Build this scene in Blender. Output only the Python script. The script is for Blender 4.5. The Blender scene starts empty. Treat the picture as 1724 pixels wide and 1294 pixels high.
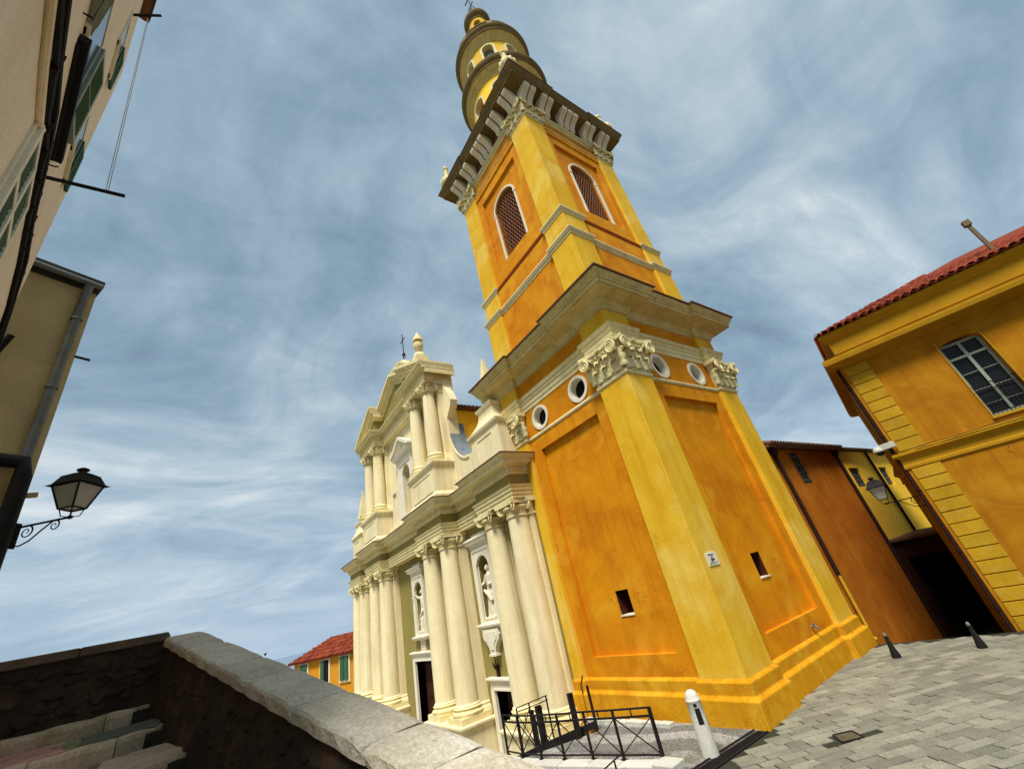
import bpy, bmesh, math, random
from mathutils import Vector, Matrix
random.seed(7)
R = math.radians
PI = math.pi
SC = bpy.context.scene
COL = SC.collection

# ------------------------------------------------------------------ camera
CAM_H = 3.4
cam = bpy.data.objects.new('camera', bpy.data.cameras.new('camera'))
COL.objects.link(cam)
cam.data.sensor_fit = 'HORIZONTAL'
cam.data.sensor_width = 36.0
cam.data.lens = 36.0 * 684.838 / 1724.0
cam.data.clip_start = 0.05
cam.data.clip_end = 30000.0
CR = (0.5357321818887673, 0.8193383438678475, -0.20414628959791048)
CD = (-0.4926257963158947, 0.10692162951157949, -0.863647839079517)
CF = (-0.6857921362139051, 0.5632516696916946, 0.4609085619693856)
cam.matrix_world = Matrix(((CR[0], -CD[0], -CF[0], 0.0),
                           (CR[1], -CD[1], -CF[1], 0.0),
                           (CR[2], -CD[2], -CF[2], CAM_H),
                           (0, 0, 0, 1)))
SC.camera = cam

# ------------------------------------------------------------------ sky, sun, exposure
SUN_AZ = R(-54.0)      # direction towards the sun, measured from +X
SUN_EL = R(60.0)
world = bpy.data.worlds.new('World')
SC.world = world
world.use_nodes = True
wn = world.node_tree.nodes
wl = world.node_tree.links
wn.clear()
w_out = wn.new('ShaderNodeOutputWorld')
w_bg = wn.new('ShaderNodeBackground')
w_bg.inputs['Strength'].default_value = 0.05
wl.new(w_bg.outputs[0], w_out.inputs[0])
sky = wn.new('ShaderNodeTexSky')
sky.sky_type = 'NISHITA'
sky.sun_disc = False
sky.sun_elevation = SUN_EL
sky.sun_rotation = PI / 2 - SUN_AZ
sky.air_density = 1.0
sky.dust_density = 2.0
sky.ozone_density = 2.0


def wmath(op, a, b=None, c=None):
    n = wn.new('ShaderNodeMath')
    n.operation = op
    for i, v in enumerate((a, b, c)):
        if v is None:
            continue
        if isinstance(v, (int, float)):
            n.inputs[i].default_value = v
        else:
            wl.new(v, n.inputs[i])
    return n.outputs[0]


def wramp(fac, stops):
    n = wn.new('ShaderNodeValToRGB')
    cr = n.color_ramp
    while len(cr.elements) < len(stops):
        cr.elements.new(0.5)
    for e, (p, c) in zip(cr.elements, stops):
        e.position = p
        e.color = (c[0], c[1], c[2], 1) if not isinstance(c, (int, float)) else (c, c, c, 1)
    wl.new(fac, n.inputs[0])
    return n.outputs[0]


SKY_A, SKY_B = 0.1, 6.7
tc = wn.new('ShaderNodeTexCoord')
sep = wn.new('ShaderNodeSeparateXYZ')
wl.new(tc.outputs['Generated'], sep.inputs[0])
zc = wmath('MAXIMUM', sep.outputs[2], 0.0)
den = wmath('ADD', zc, 0.22)
px = wmath('DIVIDE', sep.outputs[0], den)
py = wmath('DIVIDE', sep.outputs[1], den)
comb = wn.new('ShaderNodeCombineXYZ')
wl.new(px, comb.inputs[0])
wl.new(py, comb.inputs[1])


def wnoise(scale, detail, rough, dist, rot=0.0, stretch=(1, 1, 1), loc=(0, 0, 0)):
    m = wn.new('ShaderNodeMapping')
    m.inputs['Rotation'].default_value = (0, 0, rot)
    m.inputs['Scale'].default_value = stretch
    m.inputs['Location'].default_value = loc
    wl.new(comb.outputs[0], m.inputs[0])
    n = wn.new('ShaderNodeTexNoise')
    n.inputs['Scale'].default_value = scale
    n.inputs['Detail'].default_value = detail
    n.inputs['Roughness'].default_value = rough
    n.inputs['Distortion'].default_value = dist
    wl.new(m.outputs[0], n.inputs['Vector'])
    return n.outputs['Fac']


n_big = wnoise(0.62, 2, 0.5, 0.3, 0.3, (1, 1, 1), (SKY_A, 1.7, 0))
n_mid = wnoise(1.5, 9, 0.58, 1.05, R(-38), (1.0, 0.72, 1), (SKY_B, 5.3, 0))
n_fine = wnoise(4.6, 9, 0.64, 1.3, R(-38), (1.0, 0.62, 1), (7.0, 2.0, 0))
mixn = wmath('ADD', wmath('MULTIPLY', n_big, 0.52), wmath('ADD', wmath('MULTIPLY', n_mid, 0.44), wmath('MULTIPLY', n_fine, 0.15)))
cloud = wramp(mixn, [(0.43, (0.84, 1.30, 1.72)), (0.51, (1.40, 2.06, 2.6)), (0.57, (2.0, 2.72, 3.22)), (0.63, (3.0, 3.6, 3.95)), (0.70, (4.9, 5.05, 5.05))])
mx = wn.new('ShaderNodeMixRGB')
mx.inputs[0].default_value = 0.9
wl.new(sky.outputs[0], mx.inputs[1])
wl.new(cloud, mx.inputs[2])
# towards the horizon the cloud deck thins to one even pale blue
hz = wmath('POWER', wmath('SUBTRACT', 1.0, wmath('MINIMUM', zc, 1.0)), 5.0)
hzf = wmath('MULTIPLY', hz, 0.85)
mx2 = wn.new('ShaderNodeMixRGB')
wl.new(hzf, mx2.inputs[0])
wl.new(mx.outputs[0], mx2.inputs[1])
mx2.inputs[2].default_value = (2.65, 3.42, 4.3, 1)
wl.new(mx2.outputs[0], w_bg.inputs['Color'])

sun = bpy.data.objects.new('sun', bpy.data.lights.new('sun', 'SUN'))
COL.objects.link(sun)
sun.data.energy = 1.5
sun.data.angle = R(16)
sun.data.color = (1.0, 0.95, 0.86)
sd = Vector((math.cos(SUN_AZ) * math.cos(SUN_EL), math.sin(SUN_AZ) * math.cos(SUN_EL), math.sin(SUN_EL)))
sun.rotation_euler = sd.to_track_quat('Z', 'Y').to_euler()

SC.view_settings.view_transform = 'Standard'
SC.view_settings.look = 'None'
SC.view_settings.exposure = 1.82
SC.view_settings.gamma = 1.0
SC.view_settings.use_curve_mapping = False


# ------------------------------------------------------------------ mesh helpers
class MB:
    """collects vertices and faces for one mesh"""

    def __init__(self):
        self.v = []
        self.f = []
        self.smooth = []

    def add(self, vs, fs, smooth=False):
        o = len(self.v)
        self.v.extend([tuple(p) for p in vs])
        for f in fs:
            self.f.append(tuple(o + i for i in f))
            self.smooth.append(smooth)

    def box(self, x0, x1, y0, y1, z0, z1):
        self.add([(x0, y0, z0), (x1, y0, z0), (x1, y1, z0), (x0, y1, z0), (x0, y0, z1), (x1, y0, z1), (x1, y1, z1), (x0, y1, z1)],
                 [(0, 3, 2, 1), (4, 5, 6, 7), (0, 1, 5, 4), (1, 2, 6, 5), (2, 3, 7, 6), (3, 0, 4, 7)])

    def hexa(self, p):
        self.add(p, [(0, 3, 2, 1), (4, 5, 6, 7), (0, 1, 5, 4), (1, 2, 6, 5), (2, 3, 7, 6), (3, 0, 4, 7)])

    def obox(self, c, u, v, w, a, b, h):
        """box centred at c with half sizes a,b,h along unit vectors u,v,w"""
        c = Vector(c)
        u = Vector(u) * a
        v = Vector(v) * b
        w = Vector(w) * h
        self.hexa([c - u - v - w, c + u - v - w, c + u + v - w, c - u + v - w, c - u - v + w, c + u - v + w, c + u + v + w, c - u + v + w])

    def bar(self, p, q, r, r2=None):
        """square bar from p to q"""
        p = Vector(p)
        q = Vector(q)
        d = (q - p)
        L = d.length
        if L < 1e-6:
            return
        d /= L
        ref = Vector((0, 0, 1)) if abs(d.z) < 0.9 else Vector((1, 0, 0))
        u = d.cross(ref).normalized()
        v = d.cross(u)
        self.obox((p + q) / 2, u, v, d, r, r2 or r, L / 2)

    def tube(self, pts, r, n=8, taper=None, cap=True):
        pts = [Vector(p) for p in pts]
        m = len(pts)
        rings = []
        prev = None
        for i, p in enumerate(pts):
            d = (pts[min(i + 1, m - 1)] - pts[max(i - 1, 0)])
            d = d.normalized() if d.length > 1e-9 else Vector((0, 0, 1))
            if prev is None:
                ref = Vector((0, 0, 1)) if abs(d.z) < 0.9 else Vector((1, 0, 0))
                u = d.cross(ref).normalized()
            else:
                u = (prev - d * prev.dot(d))
                u = u.normalized() if u.length > 1e-6 else d.orthogonal().normalized()
            prev = u
            v = d.cross(u)
            rr = r if taper is None else taper[i]
            rings.append([p + (u * math.cos(2 * PI * k / n) + v * math.sin(2 * PI * k / n)) * rr for k in range(n)])
        vs = [q for ring in rings for q in ring]
        fs = []
        for i in range(m - 1):
            for k in range(n):
                fs.append((i * n + k, i * n + (k + 1) % n, (i + 1) * n + (k + 1) % n, (i + 1) * n + k))
        if cap:
            fs.append(tuple(reversed(range(n))))
            fs.append(tuple((m - 1) * n + k for k in range(n)))
        self.add(vs, fs, True)

    def lathe(self, prof, c=(0, 0, 0), n=24, a0=0.0, a1=2 * PI, smooth=True, flute=None):
        """prof: list of (radius, z)"""
        full = abs(a1 - a0 - 2 * PI) < 1e-6
        cols = n if full else n + 1
        vs = []
        for r, z in prof:
            for k in range(cols):
                a = a0 + (a1 - a0) * k / n
                rr = r if flute is None else r * (1 + flute * (k % 2))
                vs.append((c[0] + rr * math.cos(a), c[1] + rr * math.sin(a), c[2] + z))
        fs = []
        for i in range(len(prof) - 1):
            for k in range(n):
                k2 = (k + 1) % cols
                fs.append((i * cols + k, i * cols + k2, (i + 1) * cols + k2, (i + 1) * cols + k))
        self.add(vs, fs, smooth)

    def sweep(self, path, prof, closed=True, inner=-0.12):
        """moulding: profile (outward offset, z) run along a plan path with mitred corners (outward = right of travel)"""
        n = len(path)
        P = [Vector((p[0], p[1])) for p in path]
        prof = list(prof) + [(inner, prof[-1][1]), (inner, prof[0][1])]
        k = len(prof)
        vs = []
        for i in range(n):
            ns = []
            if closed or i > 0:
                d = (P[i] - P[(i - 1) % n]).normalized()
                ns.append(Vector((d.y, -d.x)))
            if closed or i < n - 1:
                d = (P[(i + 1) % n] - P[i]).normalized()
                ns.append(Vector((d.y, -d.x)))
            if len(ns) == 1:
                m = ns[0]
            else:
                m = (ns[0] + ns[1]) / max(0.2, 1 + ns[0].dot(ns[1]))
            for o, z in prof:
                vs.append((P[i].x + m.x * o, P[i].y + m.y * o, z))
        fs = []
        for i in range(n if closed else n - 1):
            j = (i + 1) % n
            for a in range(k):
                b = (a + 1) % k
                fs.append((i * k + a, j * k + a, j * k + b, i * k + b))
        if not closed:
            fs.append(tuple(range(k)))
            fs.append(tuple(reversed(range((n - 1) * k, n * k))))
        self.add(vs, fs)

    def prism(self, poly, y0, y1, axes='xz'):
        """poly in the two axes, extruded along the third"""
        n = len(poly)

        def pt(p, t):
            if axes == 'xz':
                return (p[0], t, p[1])
            if axes == 'yz':
                return (t, p[0], p[1])
            return (p[0], p[1], t)
        vs = [pt(p, y0) for p in poly] + [pt(p, y1) for p in poly]
        fs = [tuple(range(n)), tuple(reversed(range(n, 2 * n)))]
        for i in range(n):
            j = (i + 1) % n
            fs.append((i, i + n, j + n, j))
        self.add(vs, fs)

    def holed(self, rect, hole, y, depth, c=None, axes='xz', back=False):
        """rect (x0,x1,z0,z1) face at y with a star shaped hole (list of (x,z)) and a reveal going in by depth"""
        x0, x1, z0, z1 = rect
        if c is None:
            c = (sum(p[0] for p in hole) / len(hole), sum(p[1] for p in hole) / len(hole))
        hp = sorted(hole, key=lambda p: math.atan2(p[1] - c[1], p[0] - c[0]))

        def out(a):
            dx, dz = math.cos(a), math.sin(a)
            t = 1e9
            if dx > 1e-9:
                t = min(t, (x1 - c[0]) / dx)
            if dx < -1e-9:
                t = min(t, (x0 - c[0]) / dx)
            if dz > 1e-9:
                t = min(t, (z1 - c[1]) / dz)
            if dz < -1e-9:
                t = min(t, (z0 - c[1]) / dz)
            return (c[0] + dx * t, c[1] + dz * t)
        angs = [math.atan2(p[1] - c[1], p[0] - c[0]) for p in hp]
        cor = [(x1, z1), (x0, z1), (x0, z0), (x1, z0)]
        ca = [math.atan2(p[1] - c[1], p[0] - c[0]) for p in cor]
        n = len(hp)
        vs = []
        fs = []
        for i in range(n):
            j = (i + 1) % n
            a, b = angs[i], angs[j]
            if b < a:
                b += 2 * PI
            ring = [out(a)]
            mids = []
            for q, w in zip(cor, ca):
                ww = w if w > a else w + 2 * PI
                if a < ww < b:
                    mids.append((ww, q))
            ring += [q for _, q in sorted(mids)]
            ring.append(out(b))
            poly = [hp[i]] + ring + [hp[j]]
            o = len(vs)
            vs += [(p[0], y, p[1]) for p in poly]
            fs.append(tuple(range(o, o + len(poly))))
            o = len(vs)
            vs += [(hp[i][0], y, hp[i][1]), (hp[j][0], y, hp[j][1]), (hp[j][0], y + depth, hp[j][1]), (hp[i][0], y + depth, hp[i][1])]
            fs.append((o, o + 1, o + 2, o + 3))
        if back:
            o = len(vs)
            vs += [(p[0], y + depth, p[1]) for p in hp]
            fs.append(tuple(range(o, o + n)))
        self.add(vs, fs)

    def ring(self, hole, grow, y0, y1, c=None):
        """trim around a hole: outline offset by grow, from y0 (front) to y1 (back)"""
        if c is None:
            c = (sum(p[0] for p in hole) / len(hole), sum(p[1] for p in hole) / len(hole))
        n = len(hole)
        area = sum(hole[i][0] * hole[(i + 1) % n][1] - hole[(i + 1) % n][0] * hole[i][1] for i in range(n))
        if area < 0:
            hole = hole[::-1]
        out = []
        for i in range(n):
            d1 = Vector((hole[i][0] - hole[i - 1][0], hole[i][1] - hole[i - 1][1])).normalized()
            d2 = Vector((hole[(i + 1) % n][0] - hole[i][0], hole[(i + 1) % n][1] - hole[i][1])).normalized()
            n1 = Vector((d1.y, -d1.x))
            n2 = Vector((d2.y, -d2.x))
            m = (n1 + n2) / max(0.3, 1 + n1.dot(n2))
            out.append((hole[i][0] + m.x * grow, hole[i][1] + m.y * grow))
        vs = []
        for y in (y0, y1):
            vs += [(p[0], y, p[1]) for p in hole] + [(p[0], y, p[1]) for p in out]
        fs = []
        for i in range(n):
            j = (i + 1) % n
            fs.append((i, n + i, n + j, j))
            fs.append((n + i, 3 * n + i, 3 * n + j, n + j))
            fs.append((i, j, 2 * n + j, 2 * n + i))
            fs.append((2 * n + i, 2 * n + j, 3 * n + j, 3 * n + i))
        self.add(vs, fs)

    def xform(self, M, start=0):
        for i in range(start, len(self.v)):
            q = M @ Vector(self.v[i])
            self.v[i] = (q.x, q.y, q.z)

    def mesh(self, name, mat, fix=True):
        me = bpy.data.meshes.new(name)
        me.from_pydata(self.v, [], self.f)
        if any(self.smooth):
            me.polygons.foreach_set('use_smooth', self.smooth)
        if fix:
            bm = bmesh.new()
            bm.from_mesh(me)
            bmesh.ops.recalc_face_normals(bm, faces=bm.faces)
            bm.to_mesh(me)
            bm.free()
        if any(self.smooth) and hasattr(me, 'set_sharp_from_angle'):
            me.set_sharp_from_angle(angle=R(42))
        mats = mat if isinstance(mat, (list, tuple)) else [mat]
        for m in mats:
            me.materials.append(m)
        return me

    def build(self, name, mat, parent=None, bevel=0.0):
        o = bpy.data.objects.new(name, self.mesh(name, mat))
        COL.objects.link(o)
        if parent is not None:
            o.parent = parent
        if bevel > 0:
            b = o.modifiers.new('bevel', 'BEVEL')
            b.width = bevel
            b.segments = 2
            b.limit_method = 'ANGLE'
            b.angle_limit = R(40)
        return o


def link(name, me, parent=None, loc=(0, 0, 0), rz=0.0):
    o = bpy.data.objects.new(name, me)
    COL.objects.link(o)
    o.parent = parent
    o.location = loc
    o.rotation_euler = (0, 0, rz)
    return o


def tag(o, label=None, cat=None, group=None, kind=None):
    if label:
        o['label'] = label
    if cat:
        o['category'] = cat
    if group:
        o['group'] = group
    if kind:
        o['kind'] = kind
    return o


def thing(name, label, cat, loc=(0, 0, 0), rz=0.0, group=None):
    o = bpy.data.objects.new(name, None)
    COL.objects.link(o)
    o.location = loc
    o.rotation_euler = (0, 0, rz)
    return tag(o, label, cat, group)


def kids(o):
    return [c for c in bpy.data.objects if c.parent == o]


def copy_tree(o, parent=None):
    c = o.copy()
    COL.objects.link(c)
    c.parent = parent
    for ch in kids(o):
        copy_tree(ch, c)
    return c


def circ(cx, cz, r, n=28, a0=0, a1=2 * PI, end=False):
    m = n + (1 if end else 0)
    return [(cx + r * math.cos(a0 + (a1 - a0) * k / n), cz + r * math.sin(a0 + (a1 - a0) * k / n)) for k in range(m)]


def arch(cx, hw, z0, zs, n=14, rise=None):
    """arched opening outline, counter clockwise from lower left"""
    rise = hw if rise is None else rise
    pts = [(cx - hw, z0), (cx + hw, z0)]
    for k in range(n + 1):
        a = PI * k / n
        pts.append((cx + hw * math.cos(a), zs + rise * math.sin(a)))
    return pts


def dens(p, step=0.4):
    out = []
    for i in range(len(p)):
        a = p[i]
        b = p[(i + 1) % len(p)]
        L = math.hypot(b[0] - a[0], b[1] - a[1])
        m = max(1, int(L / step))
        for k in range(m):
            out.append((a[0] + (b[0] - a[0]) * k / m, a[1] + (b[1] - a[1]) * k / m))
    return out


# ------------------------------------------------------------------ materials
def mat(name, c1, c2=None, rough=0.85, scale=3.0, streak=0.0, streak_col=None, bump=0.15, bscale=60.0, metal=0.0, spec=0.12,
        c3=None, patch=0.0, patch_scale=1.0, island=0.0, pos=False, crack=0.0, crack_col=(0.1, 0.05, 0.01), drip=0.0, drip_col=(0.3, 0.1, 0.01), grime=0.0, grime_col=(0.05, 0.045, 0.03), fine=0.12):
    m = bpy.data.materials.new(name)
    m.use_nodes = True
    nt = m.node_tree
    N, L = nt.nodes, nt.links
    b = N['Principled BSDF']
    b.inputs['Roughness'].default_value = rough
    b.inputs['Metallic'].default_value = metal
    b.inputs['Specular IOR Level'].default_value = spec
    tcd = N.new('ShaderNodeTexCoord')
    coord = N.new('ShaderNodeNewGeometry').outputs['Position'] if pos else tcd.outputs['Object']

    def noise(sc, det=6, ro=0.6, dist=0.0, stretch=None):
        src = coord
        if stretch:
            mp = N.new('ShaderNodeMapping')
            mp.inputs['Scale'].default_value = stretch
            L.new(src, mp.inputs[0])
            src = mp.outputs[0]
        n = N.new('ShaderNodeTexNoise')
        n.inputs['Scale'].default_value = sc
        n.inputs['Detail'].default_value = det
        n.inputs['Roughness'].default_value = ro
        n.inputs['Distortion'].default_value = dist
        L.new(src, n.inputs['Vector'])
        return n.outputs['Fac']

    def ramp(fac, lo, hi):
        r = N.new('ShaderNodeMapRange')
        r.inputs['From Min'].default_value = lo
        r.inputs['From Max'].default_value = hi
        L.new(fac, r.inputs['Value'])
        return r.outputs[0]

    def mix(f, a, c, mode='MIX'):
        x = N.new('ShaderNodeMixRGB')
        x.blend_type = mode
        for i, v in enumerate((f, a, c)):
            if isinstance(v, (int, float)):
                x.inputs[i].default_value = v
            elif isinstance(v, tuple):
                x.inputs[i].default_value = (v[0], v[1], v[2], 1)
            else:
                L.new(v, x.inputs[i])
        return x.outputs[0]

    def mul(a, k):
        q = N.new('ShaderNodeMath')
        q.operation = 'MULTIPLY'
        L.new(a, q.inputs[0])
        q.inputs[1].default_value = k
        return q.outputs[0]
    col = c1
    if c2:
        col = mix(ramp(noise(scale, 7, 0.62, 0.6), 0.32, 0.68), c1, c2)
    if c3:
        col = mix(mul(ramp(noise(patch_scale, 5, 0.6, 1.0), 0.50, 0.66), patch), col, c3)
    if streak > 0:
        col = mix(mul(ramp(noise(2.2, 5, 0.6, 0.3, (1.6, 1.6, 0.10)), 0.50, 0.75), streak), col, streak_col)
    if drip > 0:
        col = mix(mul(ramp(noise(7.0, 6, 0.7, 0.2, (1.8, 1.8, 0.06)), 0.53, 0.74), drip), col, drip_col)
    if crack > 0:
        vo = N.new('ShaderNodeTexVoronoi')
        vo.feature = 'DISTANCE_TO_EDGE'
        vo.inputs['Scale'].default_value = 0.55
        wv = N.new('ShaderNodeVectorMath')
        wv.operation = 'ADD'
        L.new(coord, wv.inputs[0])
        nc = N.new('ShaderNodeTexNoise')
        nc.inputs['Scale'].default_value = 2.3
        nc.inputs['Detail'].default_value = 8
        L.new(coord, nc.inputs['Vector'])
        L.new(nc.outputs['Color'], wv.inputs[1])
        L.new(wv.outputs[0], vo.inputs['Vector'])
        cm = N.new('ShaderNodeMath')
        cm.operation = 'MULTIPLY'
        L.new(ramp(vo.outputs['Distance'], 0.012, 0.004), cm.inputs[0])
        L.new(ramp(noise(0.6, 4), 0.50, 0.62), cm.inputs[1])
        cm.use_clamp = True
        col = mix(mul(cm.outputs[0], crack), col, crack_col)
    if grime > 0:
        col = mix(mul(ramp(noise(5.5, 8, 0.7, 1.5), 0.54, 0.70), grime), col, grime_col)
    if fine > 0:
        col = mix(1.0, col, mix(ramp(noise(38.0, 4, 0.7), 0.3, 0.7), (1 - fine,) * 3, (1 + fine,) * 3), 'MULTIPLY')
    if island > 0:
        g = N.new('ShaderNodeNewGeometry')
        oi = N.new('ShaderNodeObjectInfo')
        ad = N.new('ShaderNodeMath')
        ad.operation = 'ADD'
        L.new(g.outputs['Random Per Island'], ad.inputs[0])
        L.new(oi.outputs['Random'], ad.inputs[1])
        fr = N.new('ShaderNodeMath')
        fr.operation = 'FRACT'
        L.new(ad.outputs[0], fr.inputs[0])
        col = mix(1.0, col, mix(fr.outputs[0], (1 - island,) * 3, (1 + island,) * 3), 'MULTIPLY')
    if isinstance(col, tuple):
        b.inputs['Base Color'].default_value = (col[0], col[1], col[2], 1)
    else:
        L.new(col, b.inputs['Base Color'])
    if bump > 0:
        bp = N.new('ShaderNodeBump')
        bp.inputs['Strength'].default_value = bump
        bp.inputs['Distance'].default_value = 0.02
        L.new(noise(bscale, 6, 0.65), bp.inputs['Height'])
        L.new(bp.outputs[0], b.inputs['Normal'])
    return m


M = {}
M['orange'] = mat('orange_plaster', (0.68, 0.275, 0.004), (0.51, 0.158, 0.002), scale=0.8, streak=0.35, streak_col=(0.40, 0.105, 0.002), c3=(0.70, 0.34, 0.016), patch=0.7, patch_scale=0.55, bump=0.35, bscale=28, drip=0.22, drip_col=(0.38, 0.11, 0.003), crack=0.6, crack_col=(0.26, 0.07, 0.003), grime=0.25, grime_col=(0.72, 0.36, 0.03))
M['orange_trim'] = mat('red_ochre_plaster', (0.36, 0.085, 0.008), (0.30, 0.065, 0.008), scale=2.0, bump=0.2, bscale=40)
M['yellow'] = mat('yellow_plaster', (0.76, 0.48, 0.035), (0.66, 0.36, 0.012), scale=0.8, streak=0.5, streak_col=(0.57, 0.27, 0.008), c3=(0.80, 0.57, 0.12), patch=0.7, patch_scale=0.5, bump=0.3, bscale=28, drip=0.4, drip_col=(0.56, 0.29, 0.01), crack=0.4, crack_col=(0.42, 0.22, 0.01))
M['yellow_base'] = mat('yellow_base_plaster', (0.66, 0.33, 0.008), (0.50, 0.205, 0.005), scale=1.2, streak=0.5, streak_col=(0.40, 0.14, 0.004), bump=0.4, bscale=24, grime=0.55, grime_col=(0.30, 0.12, 0.008), drip=0.5, drip_col=(0.38, 0.15, 0.006), c3=(0.72, 0.42, 0.03), patch=0.5, patch_scale=1.1, crack=0.4, crack_col=(0.22, 0.09, 0.006))
M['cream'] = mat('cream_stone', (0.80, 0.70, 0.38), (0.70, 0.59, 0.29), scale=1.5, streak=0.4, streak_col=(0.42, 0.35, 0.17), bump=0.3, bscale=36, grime=0.4, grime_col=(0.36, 0.29, 0.15), drip=0.35, drip_col=(0.42, 0.34, 0.17), pos=True)
M['cream_dark'] = mat('weathered_cornice_stone', (0.70, 0.57, 0.24), (0.55, 0.43, 0.16), scale=1.6, streak=0.4, streak_col=(0.30, 0.24, 0.10), bump=0.35, bscale=40, grime=0.4, grime_col=(0.20, 0.155, 0.065))
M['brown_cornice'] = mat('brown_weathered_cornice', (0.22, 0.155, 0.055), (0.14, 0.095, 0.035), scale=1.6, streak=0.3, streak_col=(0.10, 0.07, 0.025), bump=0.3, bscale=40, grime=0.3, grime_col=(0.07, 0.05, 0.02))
M['pale'] = mat('pale_facade_plaster', (0.84, 0.745, 0.47), (0.75, 0.64, 0.37), scale=0.9, streak=0.5, streak_col=(0.50, 0.38, 0.18), bump=0.3, bscale=36, grime=0.3, grime_col=(0.44, 0.33, 0.165), drip=0.45, drip_col=(0.48, 0.37, 0.18), pos=True)
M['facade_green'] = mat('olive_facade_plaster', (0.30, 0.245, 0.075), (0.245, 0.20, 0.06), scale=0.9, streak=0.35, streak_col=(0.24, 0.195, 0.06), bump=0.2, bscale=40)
M['white'] = mat('white_trim', (0.78, 0.73, 0.58), (0.70, 0.64, 0.49), scale=3.0, bump=0.12, bscale=50, streak=0.2, streak_col=(0.55, 0.48, 0.33))
M['statue'] = mat('statue_stone', (0.76, 0.70, 0.54), (0.62, 0.55, 0.38), scale=4.0, bump=0.25, bscale=50, grime=0.2, grime_col=(0.3, 0.26, 0.16))
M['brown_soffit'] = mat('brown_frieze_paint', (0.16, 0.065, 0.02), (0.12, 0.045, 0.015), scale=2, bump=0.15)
M['dark'] = mat('dark_interior', (0.012, 0.010, 0.008), rough=0.95, bump=0, fine=0)
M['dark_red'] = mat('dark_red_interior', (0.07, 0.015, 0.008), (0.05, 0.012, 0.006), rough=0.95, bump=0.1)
M['lattice'] = mat('terracotta_lattice', (0.30, 0.13, 0.07), (0.24, 0.10, 0.05), rough=0.9, bump=0.1)
M['tile'] = mat('red_roof_tile', (0.30, 0.065, 0.03), (0.21, 0.042, 0.022), rough=0.9, scale=5, bump=0.35, island=0.35, grime=0.45, grime_col=(0.10, 0.035, 0.022))
M['tile_brown'] = mat('brown_roof_tile', (0.15, 0.075, 0.04), (0.10, 0.05, 0.03), rough=0.9, scale=5, bump=0.3, island=0.25)
M['iron'] = mat('black_painted_iron', (0.010, 0.009, 0.010), (0.016, 0.014, 0.014), rough=0.7, spec=0.15, bump=0.05)
M['glass'] = mat('dark_window_glass', (0.010, 0.011, 0.011), rough=0.12, spec=0.18, bump=0, fine=0)
M['door'] = mat('dark_wooden_door', (0.055, 0.018, 0.010), (0.04, 0.013, 0.008), rough=0.6, scale=6, bump=0.2, bscale=20)
M['lead'] = mat('grey_lead_sheet', (0.20, 0.24, 0.26), (0.13, 0.16, 0.18), rough=0.5, scale=2.5, bump=0.15, streak=0.3, streak_col=(0.34, 0.38, 0.40))
M['paver'] = mat('grey_paving_stone', (0.25, 0.245, 0.19), (0.19, 0.19, 0.145), rough=0.6, spec=0.25, scale=2.0, bump=0.8, bscale=30, island=0.24, grime=0.55, grime_col=(0.10, 0.102, 0.065), fine=0.3, c3=(0.30, 0.28, 0.22), patch=0.6, patch_scale=1.3, pos=True)
M['mortar'] = mat('dark_joint_mortar', (0.045, 0.045, 0.03), (0.03, 0.03, 0.02), rough=0.95, bump=0.3, pos=True)
M['coping'] = mat('grey_coping_stone', (0.56, 0.50, 0.38), (0.43, 0.38, 0.285), rough=0.92, scale=3.2, bump=0.8, bscale=34, island=0.14, grime=0.5, grime_col=(0.26, 0.235, 0.165), fine=0.25, pos=True, c3=(0.58, 0.55, 0.47), patch=0.5, patch_scale=1.8)
M['coping_edge'] = mat('brown_weathered_coping', (0.17, 0.12, 0.075), (0.11, 0.08, 0.05), rough=0.95, scale=5, bump=0.6, bscale=30, pos=True)
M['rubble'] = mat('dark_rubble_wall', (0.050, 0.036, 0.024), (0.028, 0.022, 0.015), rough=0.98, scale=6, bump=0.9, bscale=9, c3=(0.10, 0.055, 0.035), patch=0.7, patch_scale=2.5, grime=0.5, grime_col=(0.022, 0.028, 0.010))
M['step'] = mat('worn_step_stone', (0.62, 0.47, 0.32), (0.48, 0.36, 0.24), rough=0.9, scale=5, bump=0.6, bscale=30, island=0.15, c3=(0.24, 0.24, 0.08), patch=0.6, patch_scale=2.2, fine=0.22, pos=True, grime=0.3, grime_col=(0.25, 0.19, 0.12))
M['slab'] = mat('dark_green_slab', (0.15, 0.15, 0.11), (0.11, 0.115, 0.08), rough=0.8, scale=5, bump=0.5)
M['pink'] = mat('pink_brick_tread', (0.62, 0.32, 0.25), (0.52, 0.26, 0.20), rough=0.9, scale=8, bump=0.4, bscale=30, island=0.2, grime=0.3, grime_col=(0.36, 0.27, 0.19), pos=True)
M['moss'] = mat('mossy_pebble', (0.18, 0.20, 0.09), (0.30, 0.28, 0.17), rough=0.95, scale=12, bump=0.8, bscale=22, island=0.3)
M['curb'] = mat('white_curb_stone', (0.60, 0.59, 0.52), (0.50, 0.49, 0.42), rough=0.9, scale=4, bump=0.4, bscale=30, island=0.08)
M['beige'] = mat('beige_old_plaster', (0.85, 0.745, 0.56), (0.76, 0.64, 0.46), rough=0.92, scale=1.2, streak=0.35, streak_col=(0.62, 0.47, 0.31), bump=0.7, bscale=22, c3=(0.88, 0.78, 0.62), patch=0.5, patch_scale=1.6, grime=0.12, grime_col=(0.5, 0.4, 0.28))
M['taupe'] = mat('brown_render', (0.60, 0.46, 0.22), (0.50, 0.37, 0.17), rough=0.95, scale=1.5, bump=0.7, bscale=24, grime=0.25, grime_col=(0.30, 0.23, 0.11))
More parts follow.
